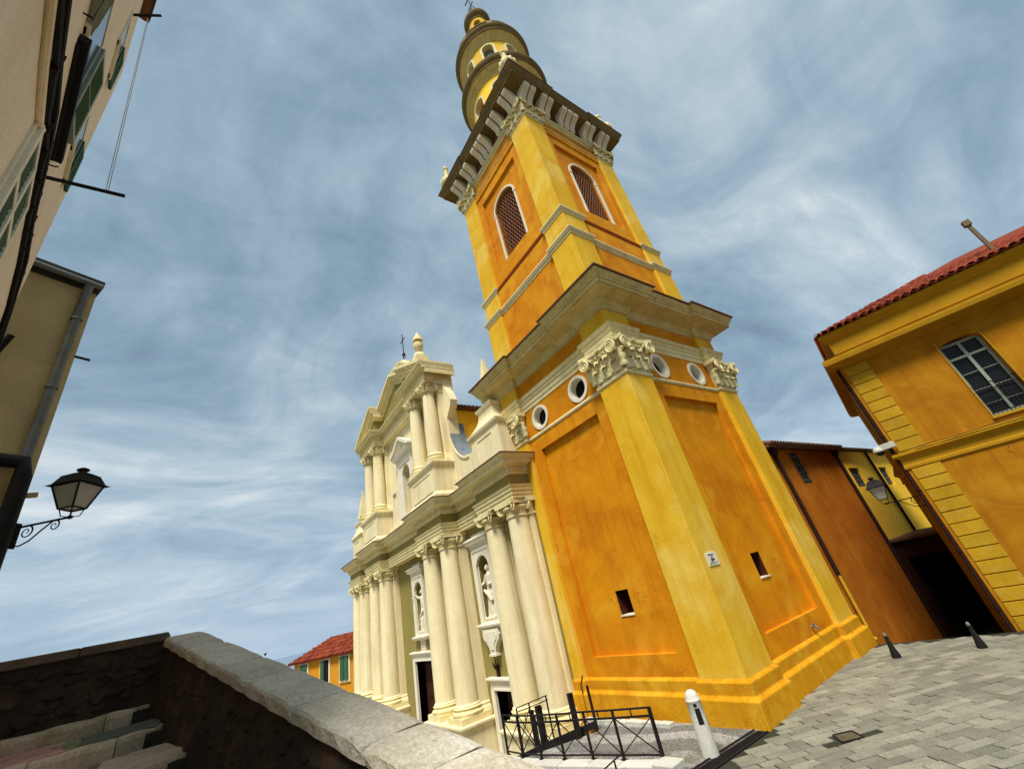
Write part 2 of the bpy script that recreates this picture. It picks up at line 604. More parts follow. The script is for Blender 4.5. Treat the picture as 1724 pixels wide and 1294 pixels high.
M['flue'] = mat('brown_flue_render', (0.20, 0.15, 0.09), (0.15, 0.11, 0.07), rough=0.95, scale=5, bump=0.4)
M['green_shutter'] = mat('green_shutter', (0.05, 0.12, 0.06), (0.035, 0.085, 0.045), rough=0.6, bump=0.05)
M['sage'] = mat('pale_green_frame', (0.30, 0.34, 0.28), (0.24, 0.28, 0.23), rough=0.7, bump=0.1)
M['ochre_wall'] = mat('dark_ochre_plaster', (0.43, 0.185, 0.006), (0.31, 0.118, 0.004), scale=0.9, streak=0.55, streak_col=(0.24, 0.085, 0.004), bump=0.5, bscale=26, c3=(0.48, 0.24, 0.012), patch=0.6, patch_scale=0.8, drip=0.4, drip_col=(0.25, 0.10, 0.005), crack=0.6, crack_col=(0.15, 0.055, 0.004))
M['ochre_quoin'] = mat('yellow_quoin_plaster', (0.48, 0.295, 0.014), (0.37, 0.205, 0.010), scale=1.6, bump=0.45, bscale=26, grime=0.35, grime_col=(0.44, 0.37, 0.17), pos=True, island=0.08, drip=0.3, drip_col=(0.28, 0.15, 0.01))
M['ochre_eave'] = mat('ochre_eave_plaster', (0.42, 0.225, 0.008), (0.36, 0.18, 0.008), scale=2.0, bump=0.2, bscale=30)
M['rust_wall'] = mat('rust_orange_plaster', (0.50, 0.165, 0.010), (0.36, 0.10, 0.006), scale=1.0, streak=0.5, streak_col=(0.25, 0.06, 0.004), bump=0.45, bscale=28, drip=0.4, drip_col=(0.28, 0.07, 0.005), c3=(0.54, 0.20, 0.014), patch=0.5, patch_scale=0.7)
M['shade_rust'] = mat('shade_darkened_plaster', (0.026, 0.007, 0.003), (0.018, 0.005, 0.002), scale=1.0, bump=0.3, bscale=28)  # red plaster taken down to near black: the alley's shade is in the colour
M['bright_yellow'] = mat('bright_yellow_plaster', (0.95, 0.62, 0.05), (0.90, 0.53, 0.03), scale=1.2, bump=0.25, bscale=28)
M['cover'] = mat('rusty_cover_plate', (0.12, 0.10, 0.055), (0.08, 0.06, 0.035), rough=0.8, scale=8, bump=0.3)
M['slate'] = mat('dark_slate_eave', (0.055, 0.055, 0.05), (0.035, 0.035, 0.03), rough=0.8, bump=0.3)
M['pvc'] = mat('pale_grey_metal', (0.60, 0.60, 0.56), (0.52, 0.52, 0.48), rough=0.5, bump=0.05)
M['lamp_glass'] = mat('frosted_lamp_glass', (0.40, 0.42, 0.39), (0.34, 0.36, 0.33), rough=0.35, spec=0.3, bump=0)
M['zinc'] = mat('zinc_pipe', (0.19, 0.20, 0.19), (0.13, 0.14, 0.13), rough=0.6, metal=0.2, bump=0.1, c3=(0.16, 0.17, 0.06), patch=0.6, patch_scale=2)
M['copper'] = mat('dark_brown_pipe', (0.030, 0.012, 0.008), (0.02, 0.008, 0.006), rough=0.75, spec=0.12, bump=0.05)
M['sign_ink'] = mat('dark_sign_ink', (0.06, 0.06, 0.04), rough=0.7, bump=0, fine=0)
M['sign_green'] = mat('green_sign_ink', (0.30, 0.38, 0.24), rough=0.7, bump=0, fine=0)
M['bollard'] = mat('white_concrete', (0.66, 0.64, 0.57), (0.56, 0.54, 0.47), rough=0.85, scale=6, bump=0.4, bscale=40, grime=0.3, grime_col=(0.40, 0.38, 0.31))
M['sea'] = mat('sea_water', (0.05, 0.11, 0.17), (0.06, 0.13, 0.19), rough=0.15, spec=0.5, bump=0.1, bscale=0.4, fine=0)
M['earth'] = mat('dry_earth', (0.20, 0.17, 0.11), (0.15, 0.13, 0.08), rough=0.98, scale=0.4, bump=0.4, bscale=8)
M['hill'] = mat('scrub_hillside', (0.11, 0.14, 0.10), (0.15, 0.17, 0.13), rough=0.98, scale=0.01, bump=0)
M['leaf'] = mat('weed_leaf', (0.05, 0.09, 0.025), (0.08, 0.12, 0.03), rough=0.8, bump=0)
M['stone_face'] = mat('parvis_paving', (0.34, 0.31, 0.25), (0.28, 0.25, 0.20), rough=0.9, scale=2, bump=0.3)


def mosaic_material():
    m = bpy.data.materials.new('pebble_mosaic')
    m.use_nodes = True
    N, L = m.node_tree.nodes, m.node_tree.links
    b = N['Principled BSDF']
    b.inputs['Roughness'].default_value = 0.8
    t = N.new('ShaderNodeTexCoord')
    v = N.new('ShaderNodeTexVoronoi')
    v.inputs['Scale'].default_value = 26
    L.new(t.outputs['Object'], v.inputs['Vector'])
    w = N.new('ShaderNodeTexWave')
    w.wave_type = 'RINGS'
    w.inputs['Scale'].default_value = 0.33
    w.inputs['Distortion'].default_value = 9.0
    w.inputs['Detail'].default_value = 2.0
    w.inputs['Detail Scale'].default_value = 0.7
    L.new(t.outputs['Object'], w.inputs['Vector'])
    r = N.new('ShaderNodeValToRGB')
    r.color_ramp.elements[0].position = 0.40
    r.color_ramp.elements[0].color = (0.20, 0.20, 0.16, 1)
    r.color_ramp.elements[1].position = 0.62
    r.color_ramp.elements[1].color = (0.40, 0.39, 0.33, 1)
    L.new(w.outputs['Fac'], r.inputs[0])
    r2 = N.new('ShaderNodeValToRGB')
    r2.color_ramp.elements[0].color = (1.1, 1.1, 1.1, 1)
    r2.color_ramp.elements[1].position = 0.75
    r2.color_ramp.elements[1].color = (0.45, 0.45, 0.40, 1)
    L.new(v.outputs['Distance'], r2.inputs[0])
    hsv = N.new('ShaderNodeMixRGB')
    hsv.blend_type = 'MULTIPLY'
    hsv.inputs[0].default_value = 1
    L.new(r.outputs[0], hsv.inputs[1])
    L.new(r2.outputs[0], hsv.inputs[2])
    mm = N.new('ShaderNodeMixRGB')
    mm.blend_type = 'OVERLAY'
    mm.inputs[0].default_value = 0.5
    L.new(hsv.outputs[0], mm.inputs[1])
    L.new(v.outputs['Color'], mm.inputs[2])
    bw = N.new('ShaderNodeHueSaturation')
    bw.inputs['Saturation'].default_value = 0.25
    L.new(mm.outputs[0], bw.inputs['Color'])
    ns = N.new('ShaderNodeTexNoise')
    ns.inputs['Scale'].default_value = 0.9
    ns.inputs['Detail'].default_value = 6
    L.new(t.outputs['Object'], ns.inputs['Vector'])
    nr = N.new('ShaderNodeMapRange')
    nr.inputs['From Min'].default_value = 0.50
    nr.inputs['From Max'].default_value = 0.68
    nr.inputs['To Max'].default_value = 0.75
    L.new(ns.outputs['Fac'], nr.inputs['Value'])
    ms = N.new('ShaderNodeMixRGB')
    L.new(nr.outputs[0], ms.inputs[0])
    L.new(bw.outputs[0], ms.inputs[1])
    ms.inputs[2].default_value = (0.09, 0.085, 0.04, 1)
    L.new(ms.outputs[0], b.inputs['Base Color'])
    bp = N.new('ShaderNodeBump')
    bp.invert = True
    bp.inputs['Strength'].default_value = 0.8
    bp.inputs['Distance'].default_value = 0.02
    L.new(v.outputs['Distance'], bp.inputs['Height'])
    L.new(bp.outputs[0], b.inputs['Normal'])
    return m


M['mosaic'] = mosaic_material()

# ------------------------------------------------------------------ church frame
X0, Y0 = -6.444, 9.901      # ground point of the tower corner nearest the street
TC = (X0 - 3.58, Y0 + 3.58)  # tower axis


# ================================================================== GROUND, SQUARE, FORECOURT, SEA
def flat_poly(name, pts, z0, z1, m, label=None):
    b = MB()
    b.prism(pts, z0, z1, 'xy')
    o = b.build(name, m)
    tag(o, kind='structure')
    return o


g = MB()
rings = [(0, -2.05), (60, -2.05), (110, -9), (220, -32), (420, -60)]
n = 48
g.lathe([(max(r, 0.01), z) for r, z in rings], n=n)
tag(g.build('ground', M['earth']), kind='structure')
g = MB()
g.lathe([(0.01, -52.0), (25000, -52.0)], n=64)
tag(g.build('sea', M['sea']), kind='structure')
g = MB()
random.seed(11)
pts = []
nx = 60
for i in range(nx + 1):
    t = i / nx
    pts.append((t, 95 * math.sin(PI * t) ** 1.3 * (0.75 + 0.25 * math.sin(t * 9.0) + 0.12 * math.sin(t * 23))))
c0 = Vector((-5200, 700))
c1 = Vector((-4600, 2600))
vs = []
for t, h in pts:
    p = c0.lerp(c1, t)
    q = p + Vector((-900, 300))
    vs += [(p.x, p.y, -53), (p.x - 300, p.y + 80, -52 + h), (q.x, q.y, -53)]
fs = []
for i in range(nx):
    a = i * 3
    fs += [(a, a + 3, a + 4, a + 1), (a + 1, a + 4, a + 5, a + 2)]
g.add(vs, fs, True)
tag(g.build('hill', M['hill']), kind='structure')

flat_poly('forecourt', [(-60, -12), (-7.3, -12), (-7.3, 12), (-60, 14)], -2.3, -2.0, M['stone_face'])
# paved square in front of the tower; joints show between the paving stones laid on it
CREST_L, CREST_R = (-6.30, 17.08), (-3.3, 17.76)
square = flat_poly('paved_square', [(-6.62, 6.0), (-3.0, -1.0), (14, -1.0), (14, 21.5), CREST_R, CREST_L, (-7.0, 17.0), (-7.0, 9.95), (-6.62, 9.93)], -2.6, -0.016, M['mortar'])
# alley going down behind the crest
b = MB()
b.hexa([(-7, 17.0, -3), (-2.6, 17.3, -3), (-4.5, 26, -6), (-7, 26, -6), (-7, 17.0, -0.02), (-2.9, 17.75, -0.02), (-4.5, 26, -2.4), (-7, 26, -2.4)])
tag(b.build('alley', M['mortar']), kind='structure')

# --- paving stones
CAZ = R(57.0)
cu = Vector((math.cos(CAZ), math.sin(CAZ)))
cv = Vector((-cu.y, cu.x))
REG = [(-6.50, 9.80), (-6.60, 7.0), (-5.6, 5.6), (2.6, 6.4), (2.6, 17.9), CREST_R, CREST_L, (-6.9, 17.0), (-6.9, 10.15), (-6.48, 10.0)]


def inside(p, poly):
    c = False
    for i in range(len(poly)):
        a, b_ = poly[i], poly[i - 1]
        if (a[1] > p[1]) != (b_[1] > p[1]) and p[0] < (b_[0] - a[0]) * (p[1] - a[1]) / (b_[1] - a[1]) + a[0]:
            c = not c
    return c


def in_front(p):
    """inside the building footprint of the corner house?"""
    d = Vector(p) - Vector((-3.46, 17.85))
    return d.x * (-math.sin(R(13.5))) + d.y * math.cos(R(13.5)) > -0.02


COVER = [(-5.27, 9.98), (-5.04, 10.26), (-4.76, 10.01), (-5.02, 9.70)]
random.seed(5)
stones = []
wrow = 0.215
for r_ in range(-40, 70):
    v0 = r_ * wrow + 2.0
    u = 1.0 + random.uniform(0, 0.6)
    while u < 22:
        L_ = random.choice((0.34, 0.42, 0.5, 0.58, 0.66)) * random.uniform(0.92, 1.08)
        pc = cu * (u + L_ / 2) + cv * v0
        corners = [cu * (u + 0.010) + cv * (v0 - wrow / 2 + 0.009), cu * (u + L_ - 0.010) + cv * (v0 - wrow / 2 + 0.009), cu * (u + L_ - 0.010) + cv * (v0 + wrow / 2 - 0.009), cu * (u + 0.010) + cv * (v0 + wrow / 2 - 0.009)]
        inn = [inside(c_, REG) and not in_front(c_) for c_ in corners]
        if all(inn) and not any(inside(c_, COVER) for c_ in corners) and not inside(pc, COVER):
            stones.append((pc, corners))
        u += L_
seen = []
rest = []
for pc, corners in stones:
    d = Vector((pc.x, pc.y, -CAM_H))
    zf = d.x * CF[0] + d.y * CF[1] + d.z * CF[2]
    xr = 862 + 684.8 * (d.x * CR[0] + d.y * CR[1] + d.z * CR[2]) / zf if zf > 0.1 else 9999
    yr = 647 + 684.8 * (d.x * CD[0] + d.y * CD[1] + d.z * CD[2]) / zf if zf > 0.1 else 9999
    if zf > 0.1 and -20 < xr < 1745 and yr < 1315:
        seen.append((d.length, pc, corners))
    else:
        rest.append((pc, corners))
seen.sort(key=lambda s: s[0])
rest += [(p, c_) for _, p, c_ in seen[300:]]


def stone_geo(b, pc, corners, local):
    dz = random.uniform(-0.007, 0.006)
    tilt = [random.uniform(-0.005, 0.005) for _ in range(4)]
    o = pc if local else Vector((0, 0))
    jit = [Vector((random.uniform(-0.009, 0.009), random.uniform(-0.008, 0.008))) for _ in range(4)]
    cs_ = [c_ + j for c_, j in zip(corners, jit)]
    ins = [pc + (c_ - pc) * 0.955 for c_ in cs_]
    vs = [(c_.x - o.x, c_.y - o.y, -0.05) for c_ in cs_] + [(c_.x - o.x, c_.y - o.y, dz - 0.010 + t) for c_, t in zip(cs_, tilt)] + [(c_.x - o.x, c_.y - o.y, dz + t) for c_, t in zip(ins, tilt)]
    fs = [(0, 1, 5, 4), (1, 2, 6, 5), (2, 3, 7, 6), (3, 0, 4, 7), (4, 5, 9, 8), (5, 6, 10, 9), (6, 7, 11, 10), (7, 4, 8, 11), (8, 9, 10, 11)]
    b.add(vs, fs)


for _, pc, corners in seen[:300]:
    b = MB()
    stone_geo(b, pc, corners, True)
    o = b.build('paving_stone', M['paver'], square)
    o.location = (pc.x, pc.y, 0)
b = MB()
for pc, corners in rest:
    stone_geo(b, pc, corners, False)
tag(b.build('paving_stones', M['paver'], square), kind='stuff')
# utility cover
b = MB()
b.prism(COVER, -0.05, -0.006, 'xy')
cov = b.build('utility_cover', M['cover'])
tag(cov, 'small square metal inspection cover set in the grey paving by the tower corner', 'manhole cover')
b = MB()
for i in range(4):
    a, c_ = COVER[i], COVER[(i + 1) % 4]
    b.bar((a[0], a[1], -0.008), (c_[0], c_[1], -0.008), 0.014)
b.build('cover_frame', M['iron'], cov)

# --- pebble mosaic between the tower, the railing and the drain strip
def mz(x):
    return min(0.0, 0.030 * (x + 7.0)) - 0.005


b = MB()
mp = [(-6.70, 9.92), (-6.92, 7.70), (-7.5, 7.62), (-9.0, 7.40), (-10.5, 7.16), (-11.9, 6.95), (-11.0, 9.22), (-12.3, 10.25), (-12.3, 10.6), (-6.7, 10.6)]
vs = [(x, y, -2.5) for x, y in mp] + [(x, y, mz(x)) for x, y in mp]
n = len(mp)
b.add(vs, [tuple(reversed(range(n))), tuple(range(n, 2 * n))] + [(i, (i + 1) % n, (i + 1) % n + n, i + n) for i in range(n)])
tag(b.build('pebble_pavement', M['mosaic']), kind='structure')
# black drain strip
b = MB()
sp_ = [(-6.79, 9.88), (-6.48, 9.86), (-6.60, 7.70), (-6.98, 7.55)]
dr = thing('drain_channel', 'long black drain channel between the pebble pavement and the grey paving', 'drain', (0, 0, 0))
b = MB()
b.prism(sp_[::-1], -0.10, -0.014, 'xy')
b.build('channel', M['iron'], dr)
b = MB()
for s_ in (0, 1):
    a0, a1 = ((sp_[0], sp_[3]), (sp_[1], sp_[2]))[s_]
    b.bar((a0[0], a0[1], -0.005), (a1[0], a1[1], -0.005), 0.018)
for i in range(60):
    t = (i + 0.5) / 60
    p = Vector(sp_[0]).lerp(Vector(sp_[3]), t)
    q = Vector(sp_[1]).lerp(Vector(sp_[2]), t)
    b.bar((p.x, p.y, -0.008), (q.x, q.y, -0.008), 0.007)
tag(b.build('grating', M['iron'], dr), kind='stuff')
# small plinth kerb of pale stones at the foot of the tower's facade side
b = MB()
x = -12.1
while x < -9.0:
    l_ = random.uniform(0.35, 0.6)
    b.box(x, x + l_ - 0.02, Y0 - 0.22 + random.uniform(-0.02, 0.02), Y0 - 0.005, mz(x) - 0.1, mz(x) + random.uniform(0.06, 0.10))
    x += l_
tag(b.build('foot_kerb', M['curb']), 'low uneven row of pale stones along the foot of the orange tower', 'kerb')

# ================================================================== BELL TOWER
tower = thing('bell_tower', 'tall square orange and yellow bell tower with corinthian capitals and a round lantern on top', 'bell tower', (TC[0], TC[1], 0))


def tplan(h, pw, j):
    """square plan with corner pilasters of width pw standing proud by j (counter clockwise)"""
    i = h - j
    a = h - pw
    q = [(-a, -h), (-a, -i), (a, -i), (a, -h), (h, -h)]
    out = []
    for k in range(4):
        c, s = math.cos(k * PI / 2), math.sin(k * PI / 2)
        out += [(x * c - y * s, x * s + y * c) for x, y in q]
    return out


def soften(o, w=0.018):
    b = o.modifiers.new('bevel', 'BEVEL')
    b.width = w
    b.segments = 2
    b.limit_method = 'ANGLE'
    b.angle_limit = R(50)
    return o


def four(name, mb, m, parent=tower, which=(0, 1, 2, 3)):
    me = mb.mesh(name, m)
    out = [link(name, me, parent, (0, 0, 0), k * PI / 2) for k in which]
    if 'pilaster' in name:
        for o in out:
            soften(o)
    return out


HP, HW, HN = 3.40, 3.25, 3.10      # pilaster, wall, recessed panel planes
PW = 1.25
CORE = 2.55


def corner_post(h, pw, z0, z1):
    b = MB()
    b.box(h - pw, h, -h, -(h - pw), z0, z1)
    return b


# --- lower shaft
c = MB()
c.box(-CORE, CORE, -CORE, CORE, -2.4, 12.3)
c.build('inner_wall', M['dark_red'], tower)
for k in range(4):
    uw, zw = ((0.21, 2.70), (-0.18, 2.87), (0, 2.7), (0, 2.7))[k]
    w = MB()
    pu0, pu1 = ((-1.60, 1.62), (-1.67, 1.67), (-1.6, 1.6), (-1.6, 1.6))[k]
    zb, zt = 1.37, 8.33
    e = HP - PW + 0.02
    w.box(-e, pu0, -HW, -CORE, 0.75, 8.90)
    w.box(pu1, e, -HW, -CORE, 0.75, 8.90)
    w.box(pu0, pu1, -HW, -CORE, zt, 8.90)
    w.box(pu0, pu1, -HW, -CORE, 0.75, zb)
    hole = dens([(uw - 0.26, zw - 0.33), (uw + 0.26, zw - 0.33), (uw + 0.26, zw + 0.33), (uw - 0.26, zw + 0.33)])
    w.holed((pu0, pu1, zb, zt), hole, -HN, 0.03)
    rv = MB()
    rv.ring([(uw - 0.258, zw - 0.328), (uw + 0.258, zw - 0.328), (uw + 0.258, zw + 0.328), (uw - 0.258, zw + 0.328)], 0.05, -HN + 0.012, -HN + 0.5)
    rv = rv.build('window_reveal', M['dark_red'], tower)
    rv.rotation_euler.z = k * PI / 2
    for s in (-1, 1):
        r = (-e, 0, 8.90, 10.2) if s < 0 else (0, e, 8.90, 10.2)
        w.holed(r, circ(s * 1.16, 9.54, 0.40, 32), -HW, 0.30)
    w.box(-e, e, -HW, -CORE, 10.2, 12.2)
    o = w.build('wall', M['orange'], tower)
    o.rotation_euler.z = k * PI / 2
    if k < 2:
        s = MB()
        s.box(uw - 0.27, uw + 0.27, -HN - 0.03, -HN + 0.45, zw - 0.36, zw - 0.325)
        wd = s.build('window_sill', M['white'], tower)
        wd.rotation_euler.z = k * PI / 2
    ocm = None
    for s in (-1, 1):
        r = MB()
        h = circ(s * 1.16, 9.54, 0.395, 36)
        r.ring(h, 0.10, -HW - 0.045, -HW + 0.02)
        hh = circ(s * 1.16, 9.54, 0.36, 36)
        r.ring(hh, 0.05, -HW - 0.02, -HW + 0.34)
        ro = r.build('round_window', M['white'], tower)
        ro.rotation_euler.z = k * PI / 2
        g = MB()
        g.prism(circ(s * 1.16, 9.54, 0.38, 28), -HW + 0.24, -HW + 0.30)
        g.build('opening', M['dark'], ro)

four('pilaster', corner_post(HP, PW, 0.75, 8.88), M['yellow'])
b = MB()
P1p = tplan(HP, PW, HP - HW)
b.sweep(P1p, [(0.17, -2.4), (0.17, 0.47), (0.08, 0.54), (0.085, 0.79), (0.0, 0.85)], inner=-0.7)
soften(b.build('plinth', M['yellow_base'], tower), 0.02)
b = MB()
b.sweep(P1p, [(0.0, 8.86), (0.035, 8.88), (0.05, 8.92), (0.05, 8.96), (0.015, 9.0)], inner=-0.3)
b.build('string_course', M['cream'], tower)
four('capital_block', corner_post(HP - 0.03, PW - 0.06, 8.98, 10.14), M['cream'])
four('frieze_pilaster', corner_post(HP, PW, 10.72, 11.5), M['yellow'])
b = MB()
b.sweep(P1p, [(0.0, 10.13), (0.03, 10.14), (0.03, 10.30), (0.06, 10.31), (0.06, 10.47), (0.10, 10.50), (0.10, 10.60), (0.13, 10.62), (0.17, 10.70), (0.19, 10.75), (0.0, 10.79)], inner=-0.3)
b.build('architrave', M['cream'], tower)
b = MB()
b.sweep(P1p, [(0.0, 11.42), (0.05, 11.44), (0.05, 11.50), (0.09, 11.53), (0.09, 11.57), (0.17, 11.67), (0.19, 11.74), (0.68, 11.83), (0.68, 11.86), (0.74, 11.86), (0.74, 11.99), (0.78, 12.0), (0.80, 12.06), (0.86, 12.14), (0.91, 12.22), (0.91, 12.27)], inner=-0.5)
b.build('cornice', M['cream_dark'], tower)
b = MB()
b.sweep(P1p, [(0.98, 12.275), (0.98, 12.32), (-0.25, 12.72)], inner=-0.6)
b.build('cornice_tiles', M['tile_brown'], tower)


def dentil_row(path, off, z0, z1, w, gap, d, closed=True):
    """row of small blocks along a plan path"""
    b = MB()
    n = len(path)
    for i in range(n if closed else n - 1):
        p = Vector(path[i])
        q = Vector(path[(i + 1) % n])
        L = (q - p).length
        if L < 0.25:
            continue
        t = (q - p) / L
        o = Vector((t.y, -t.x))
        m = max(1, int((L + gap) / (w + gap)))
        st = L / m
        for k in range(m):
            cc = p + t * (st * (k + 0.5)) + o * (off + d / 2)
            b.obox((cc.x, cc.y, (z0 + z1) / 2), (t.x, t.y, 0), (o.x, o.y, 0), (0, 0, 1), w / 2, d / 2, (z1 - z0) / 2)
    return b


o = dentil_row(P1p, 0.115, 10.625, 10.69, 0.05, 0.05, 0.05).build('egg_moulding', M['cream'], tower)
tag(o, kind='stuff')
o = dentil_row(P1p, 0.05, 11.455, 11.52, 0.05, 0.05, 0.045).build('dentil_band', M['cream'], tower)
tag(o, kind='stuff')
o = dentil_row(P1p, 0.80, 12.07, 12.15, 0.09, 0.08, 0.05).build('leaf_moulding', M['cream_dark'], tower)
tag(o, kind='stuff')


# --- acanthus capitals
def leaf(b, u, d0, z, w, h, curl, lean=0.0, nt=14, ns=8):
    """one acanthus leaf: u centre, base depth d0 (outward positive), base height z"""
    vs = []
    for i in range(nt + 1):
        t = i / nt
        if t < 0.72:
            zz = h * t / 0.72 * 0.93
            dd = 0.02 + 0.12 * t + lean * t
        else:
            a = (t - 0.72) / 0.28 * PI * 0.95
            zz = h * (0.93 + 0.07 * math.sin(a) - 0.16 * (1 - math.cos(a)) / 2)
            dd = 0.02 + 0.086 + lean * 0.72 + curl * (1 - math.cos(a)) / 2
        ww = w * (0.80 + 0.35 * math.sin(PI * min(1, t * 1.05))) * (1.0 - 0.55 * max(0, t - 0.7) / 0.3)
        ww *= 1.06 + 0.20 * math.sin(t * PI * 7.0)
        for k in range(ns + 1):
            s = -1 + 2 * k / ns
            rel = 0.03 + 0.065 * (1 - abs(s)) ** 0.7 - 0.05 * abs(math.sin(s * PI * 2.0)) * t
            vs.append((u + s * ww / 2, -(d0 + dd + rel), z + zz - 0.05 * abs(s) * h * t))
    fs = []
    for i in range(nt):
        for k in range(ns):
            a = i * (ns + 1) + k
            fs.append((a, a + 1, a + ns + 2, a + ns + 1))
    b.add(vs, fs, True)
    # give the leaf a back so that it is not paper thin
    o = len(b.v)
    back = [(x, y + 0.045, zz) for x, y, zz in vs]
    b.add(back, [tuple(reversed(f)) for f in fs], True)


def spiral(b, c, ex, ez, r0, turns=2.2, th=0.035, flip=1, n=40, a_start=PI / 2, pitch=0.0, en=None):
    c = Vector(c)
    ex = Vector(ex)
    ez = Vector(ez)
    en = Vector(en) if en is not None else ex.cross(ez)
    pts = []
    tp = []
    for i in range(n + 1):
        t = i / n
        a = a_start + flip * turns * 2 * PI * t
        r = r0 * (1 - t) ** 0.85 + 0.012
        pts.append(c + ex * (r * math.cos(a)) + ez * (r * math.sin(a)) + en * (pitch * t))
        tp.append(th * (1 - 0.55 * t))
    b.tube(pts, th, 6, tp)


def pilaster_capital(w, h, dep=0.30):
    """corinthian capital on one face: u centred, z from 0 to h, face plane at y = 0, outward -y"""
    b = MB()
    # bell
    prof = []
    for i in range(9):
        t = i / 8
        prof.append((w / 2 * (0.985 + 0.14 * t ** 3), 0.02 + dep * 0.45 * t ** 2.6, h * 0.86 * t))
    vs = []
    for hw, d, z in prof:
        vs += [(-hw, 0.1, z), (-hw, -d, z), (hw, -d, z), (hw, 0.1, z)]
    fs = []
    for i in range(8):
        for k in range(3):
            a = i * 4 + k
            fs.append((a, a + 1, a + 5, a + 4))
    b.add(vs, fs, True)
    # astragal
    b.tube([(-w / 2 - 0.01, -0.03, 0.03), (w / 2 + 0.01, -0.03, 0.03)], 0.035, 8)
    n = 3
    for i in range(n):
        leaf(b, -w / 2 + w * (i + 0.5) / n, 0.0, 0.05, w / n * 0.96, h * 0.38, 0.10)
    for i in range(4):
        leaf(b, -w / 2 + w * i / 3, 0.0, 0.10, w / 3 * 0.92, h * 0.62, 0.11, 0.02)
    # volutes
    for s in (-1, 1):
        cx = s * w * 0.50
        spiral(b, (cx, -dep * 0.92, h * 0.70), (s, 0, 0), (0, 0, 1), h * 0.185, 2.2, 0.045, -1, 44, PI * 0.5)
        b.tube([(s * w * 0.20, -dep * 0.3, h * 0.45), (s * w * 0.26, -dep * 0.45, h * 0.66), (s * w * 0.38, -dep * 0.66, h * 0.83), (cx, -dep * 0.92, h * 0.885)], 0.05, 6)
        c0 = (cx, -dep * 0.84, h * 0.70)
        b.obox(c0, (1, 0, 0), (0, 1, 0), (0, 0, 1), h * 0.13, 0.03, h * 0.13)
        # inner helices
        spiral(b, (s * w * 0.10, -dep * 0.50, h * 0.72), (s, 0, 0), (0, 0, 1), h * 0.09, 1.8, 0.028, 1, 30, PI * 0.5)
    # abacus with hollow front
    top = []
    m = 10
    for i in range(m + 1):
        u = -1 + 2 * i / m
        top.append((u * (w / 2 + 0.17), -(dep * 0.62 + dep * 0.42 * u * u)))
    poly = top + [(w / 2 + 0.17, 0.1), (-w / 2 - 0.17, 0.1)]
    b.prism(poly, h * 0.885, h * 1.0, 'xy')
    top2 = [(x * 0.97, y * 0.92) for x, y in top]
    b.prism(top2 + [(w / 2 + 0.1, 0.1), (-w / 2 - 0.1, 0.1)], h * 0.85, h * 0.89, 'xy')
    # fleuron and festoon knots
    for a in range(6):
        an = a * PI / 3
        b.tube([(0, -dep * 0.72, h * 0.94), (0.075 * math.cos(an), -dep * 0.76, h * 0.94 + 0.075 * math.sin(an))], 0.035, 6)
    for i in range(5):
        u = (-0.30 + 0.15 * i) * w
        b.tube([(u, -dep * 0.55, h * 0.80 - 0.06 * math.cos(u * 3)), (u + 0.07, -dep * 0.62, h * 0.78 - 0.06 * math.cos(u * 3))], 0.05, 6)
    return b


capm = pilaster_capital(PW - 0.04, 1.13, 0.40).mesh('capital', M['cream'])


def place_caps(me, h, pw, z):
    for k in range(4):
        for s in (-1, 1):
            o = link('capital', me, tower)
            u = s * (h - pw / 2)
            a = k * PI / 2
            ca, sa = math.cos(a), math.sin(a)
            x, y = u, -(h - 0.01)
            o.location = (x * ca - y * sa, x * sa + y * ca, z)
            o.rotation_euler = (0, 0, a)


place_caps(capm, HP, PW, 9.0)

# --- pedestal stage
HQ = 3.27
HB = 3.18
c = MB()
c.box(-2.5, 2.5, -2.5, 2.5, 12.3, 26.0)
c.build('belfry_core', M['dark'], tower)
w = MB()
w.box(-(HQ - PW) - 0.02, HQ - PW + 0.02, -(HQ - 0.13), -2.5, 12.3, 16.95)
four('pedestal_wall', w, M['orange'])
four('pedestal_pilaster', corner_post(HQ, PW, 12.3, 15.5), M['yellow'])
four('pedestal_pilaster', corner_post(HB + 0.05, PW, 15.5, 16.85), M['yellow'])
P2p = tplan(HQ, PW, 0.13)
b = MB()
b.sweep(P2p, [(0.0, 15.40), (0.03, 15.42), (0.03, 15.50), (0.09, 15.56), (0.09, 15.60), (0.12, 15.64), (0.12, 15.70), (0.0, 15.80)], inner=-0.3)
b.build('pedestal_moulding', M['cream'], tower)
# upper moulding: cream over the pilasters, red ochre between them
P3 = tplan(HB + 0.05, PW, 0.13)
for k in range(4):
    b = MB()
    h3 = HB + 0.05
    i3 = h3 - 0.13
    a3 = h3 - PW
    b.sweep([(a3, -i3), (a3, -h3), (h3, -h3), (h3, -a3), (i3, -a3)], [(0.0, 16.72), (0.03, 16.74), (0.03, 16.82), (0.08, 16.86), (0.11, 16.92), (0.11, 16.98), (0.0, 17.04)], closed=False, inner=-0.2)
    o = b.build('pilaster_moulding', M['cream'], tower)
    o.rotation_euler.z = k * PI / 2
    b = MB()
    b.sweep([(-a3 + 0.01, -i3), (a3 - 0.01, -i3)], [(0.0, 16.70), (0.035, 16.72), (0.035, 16.80), (0.07, 16.84), (0.10, 16.92), (0.10, 16.98), (0.0, 17.06)], closed=False, inner=-0.2)
    o = b.build('sill_moulding', M['orange_trim'], tower)
    o.rotation_euler.z = k * PI / 2

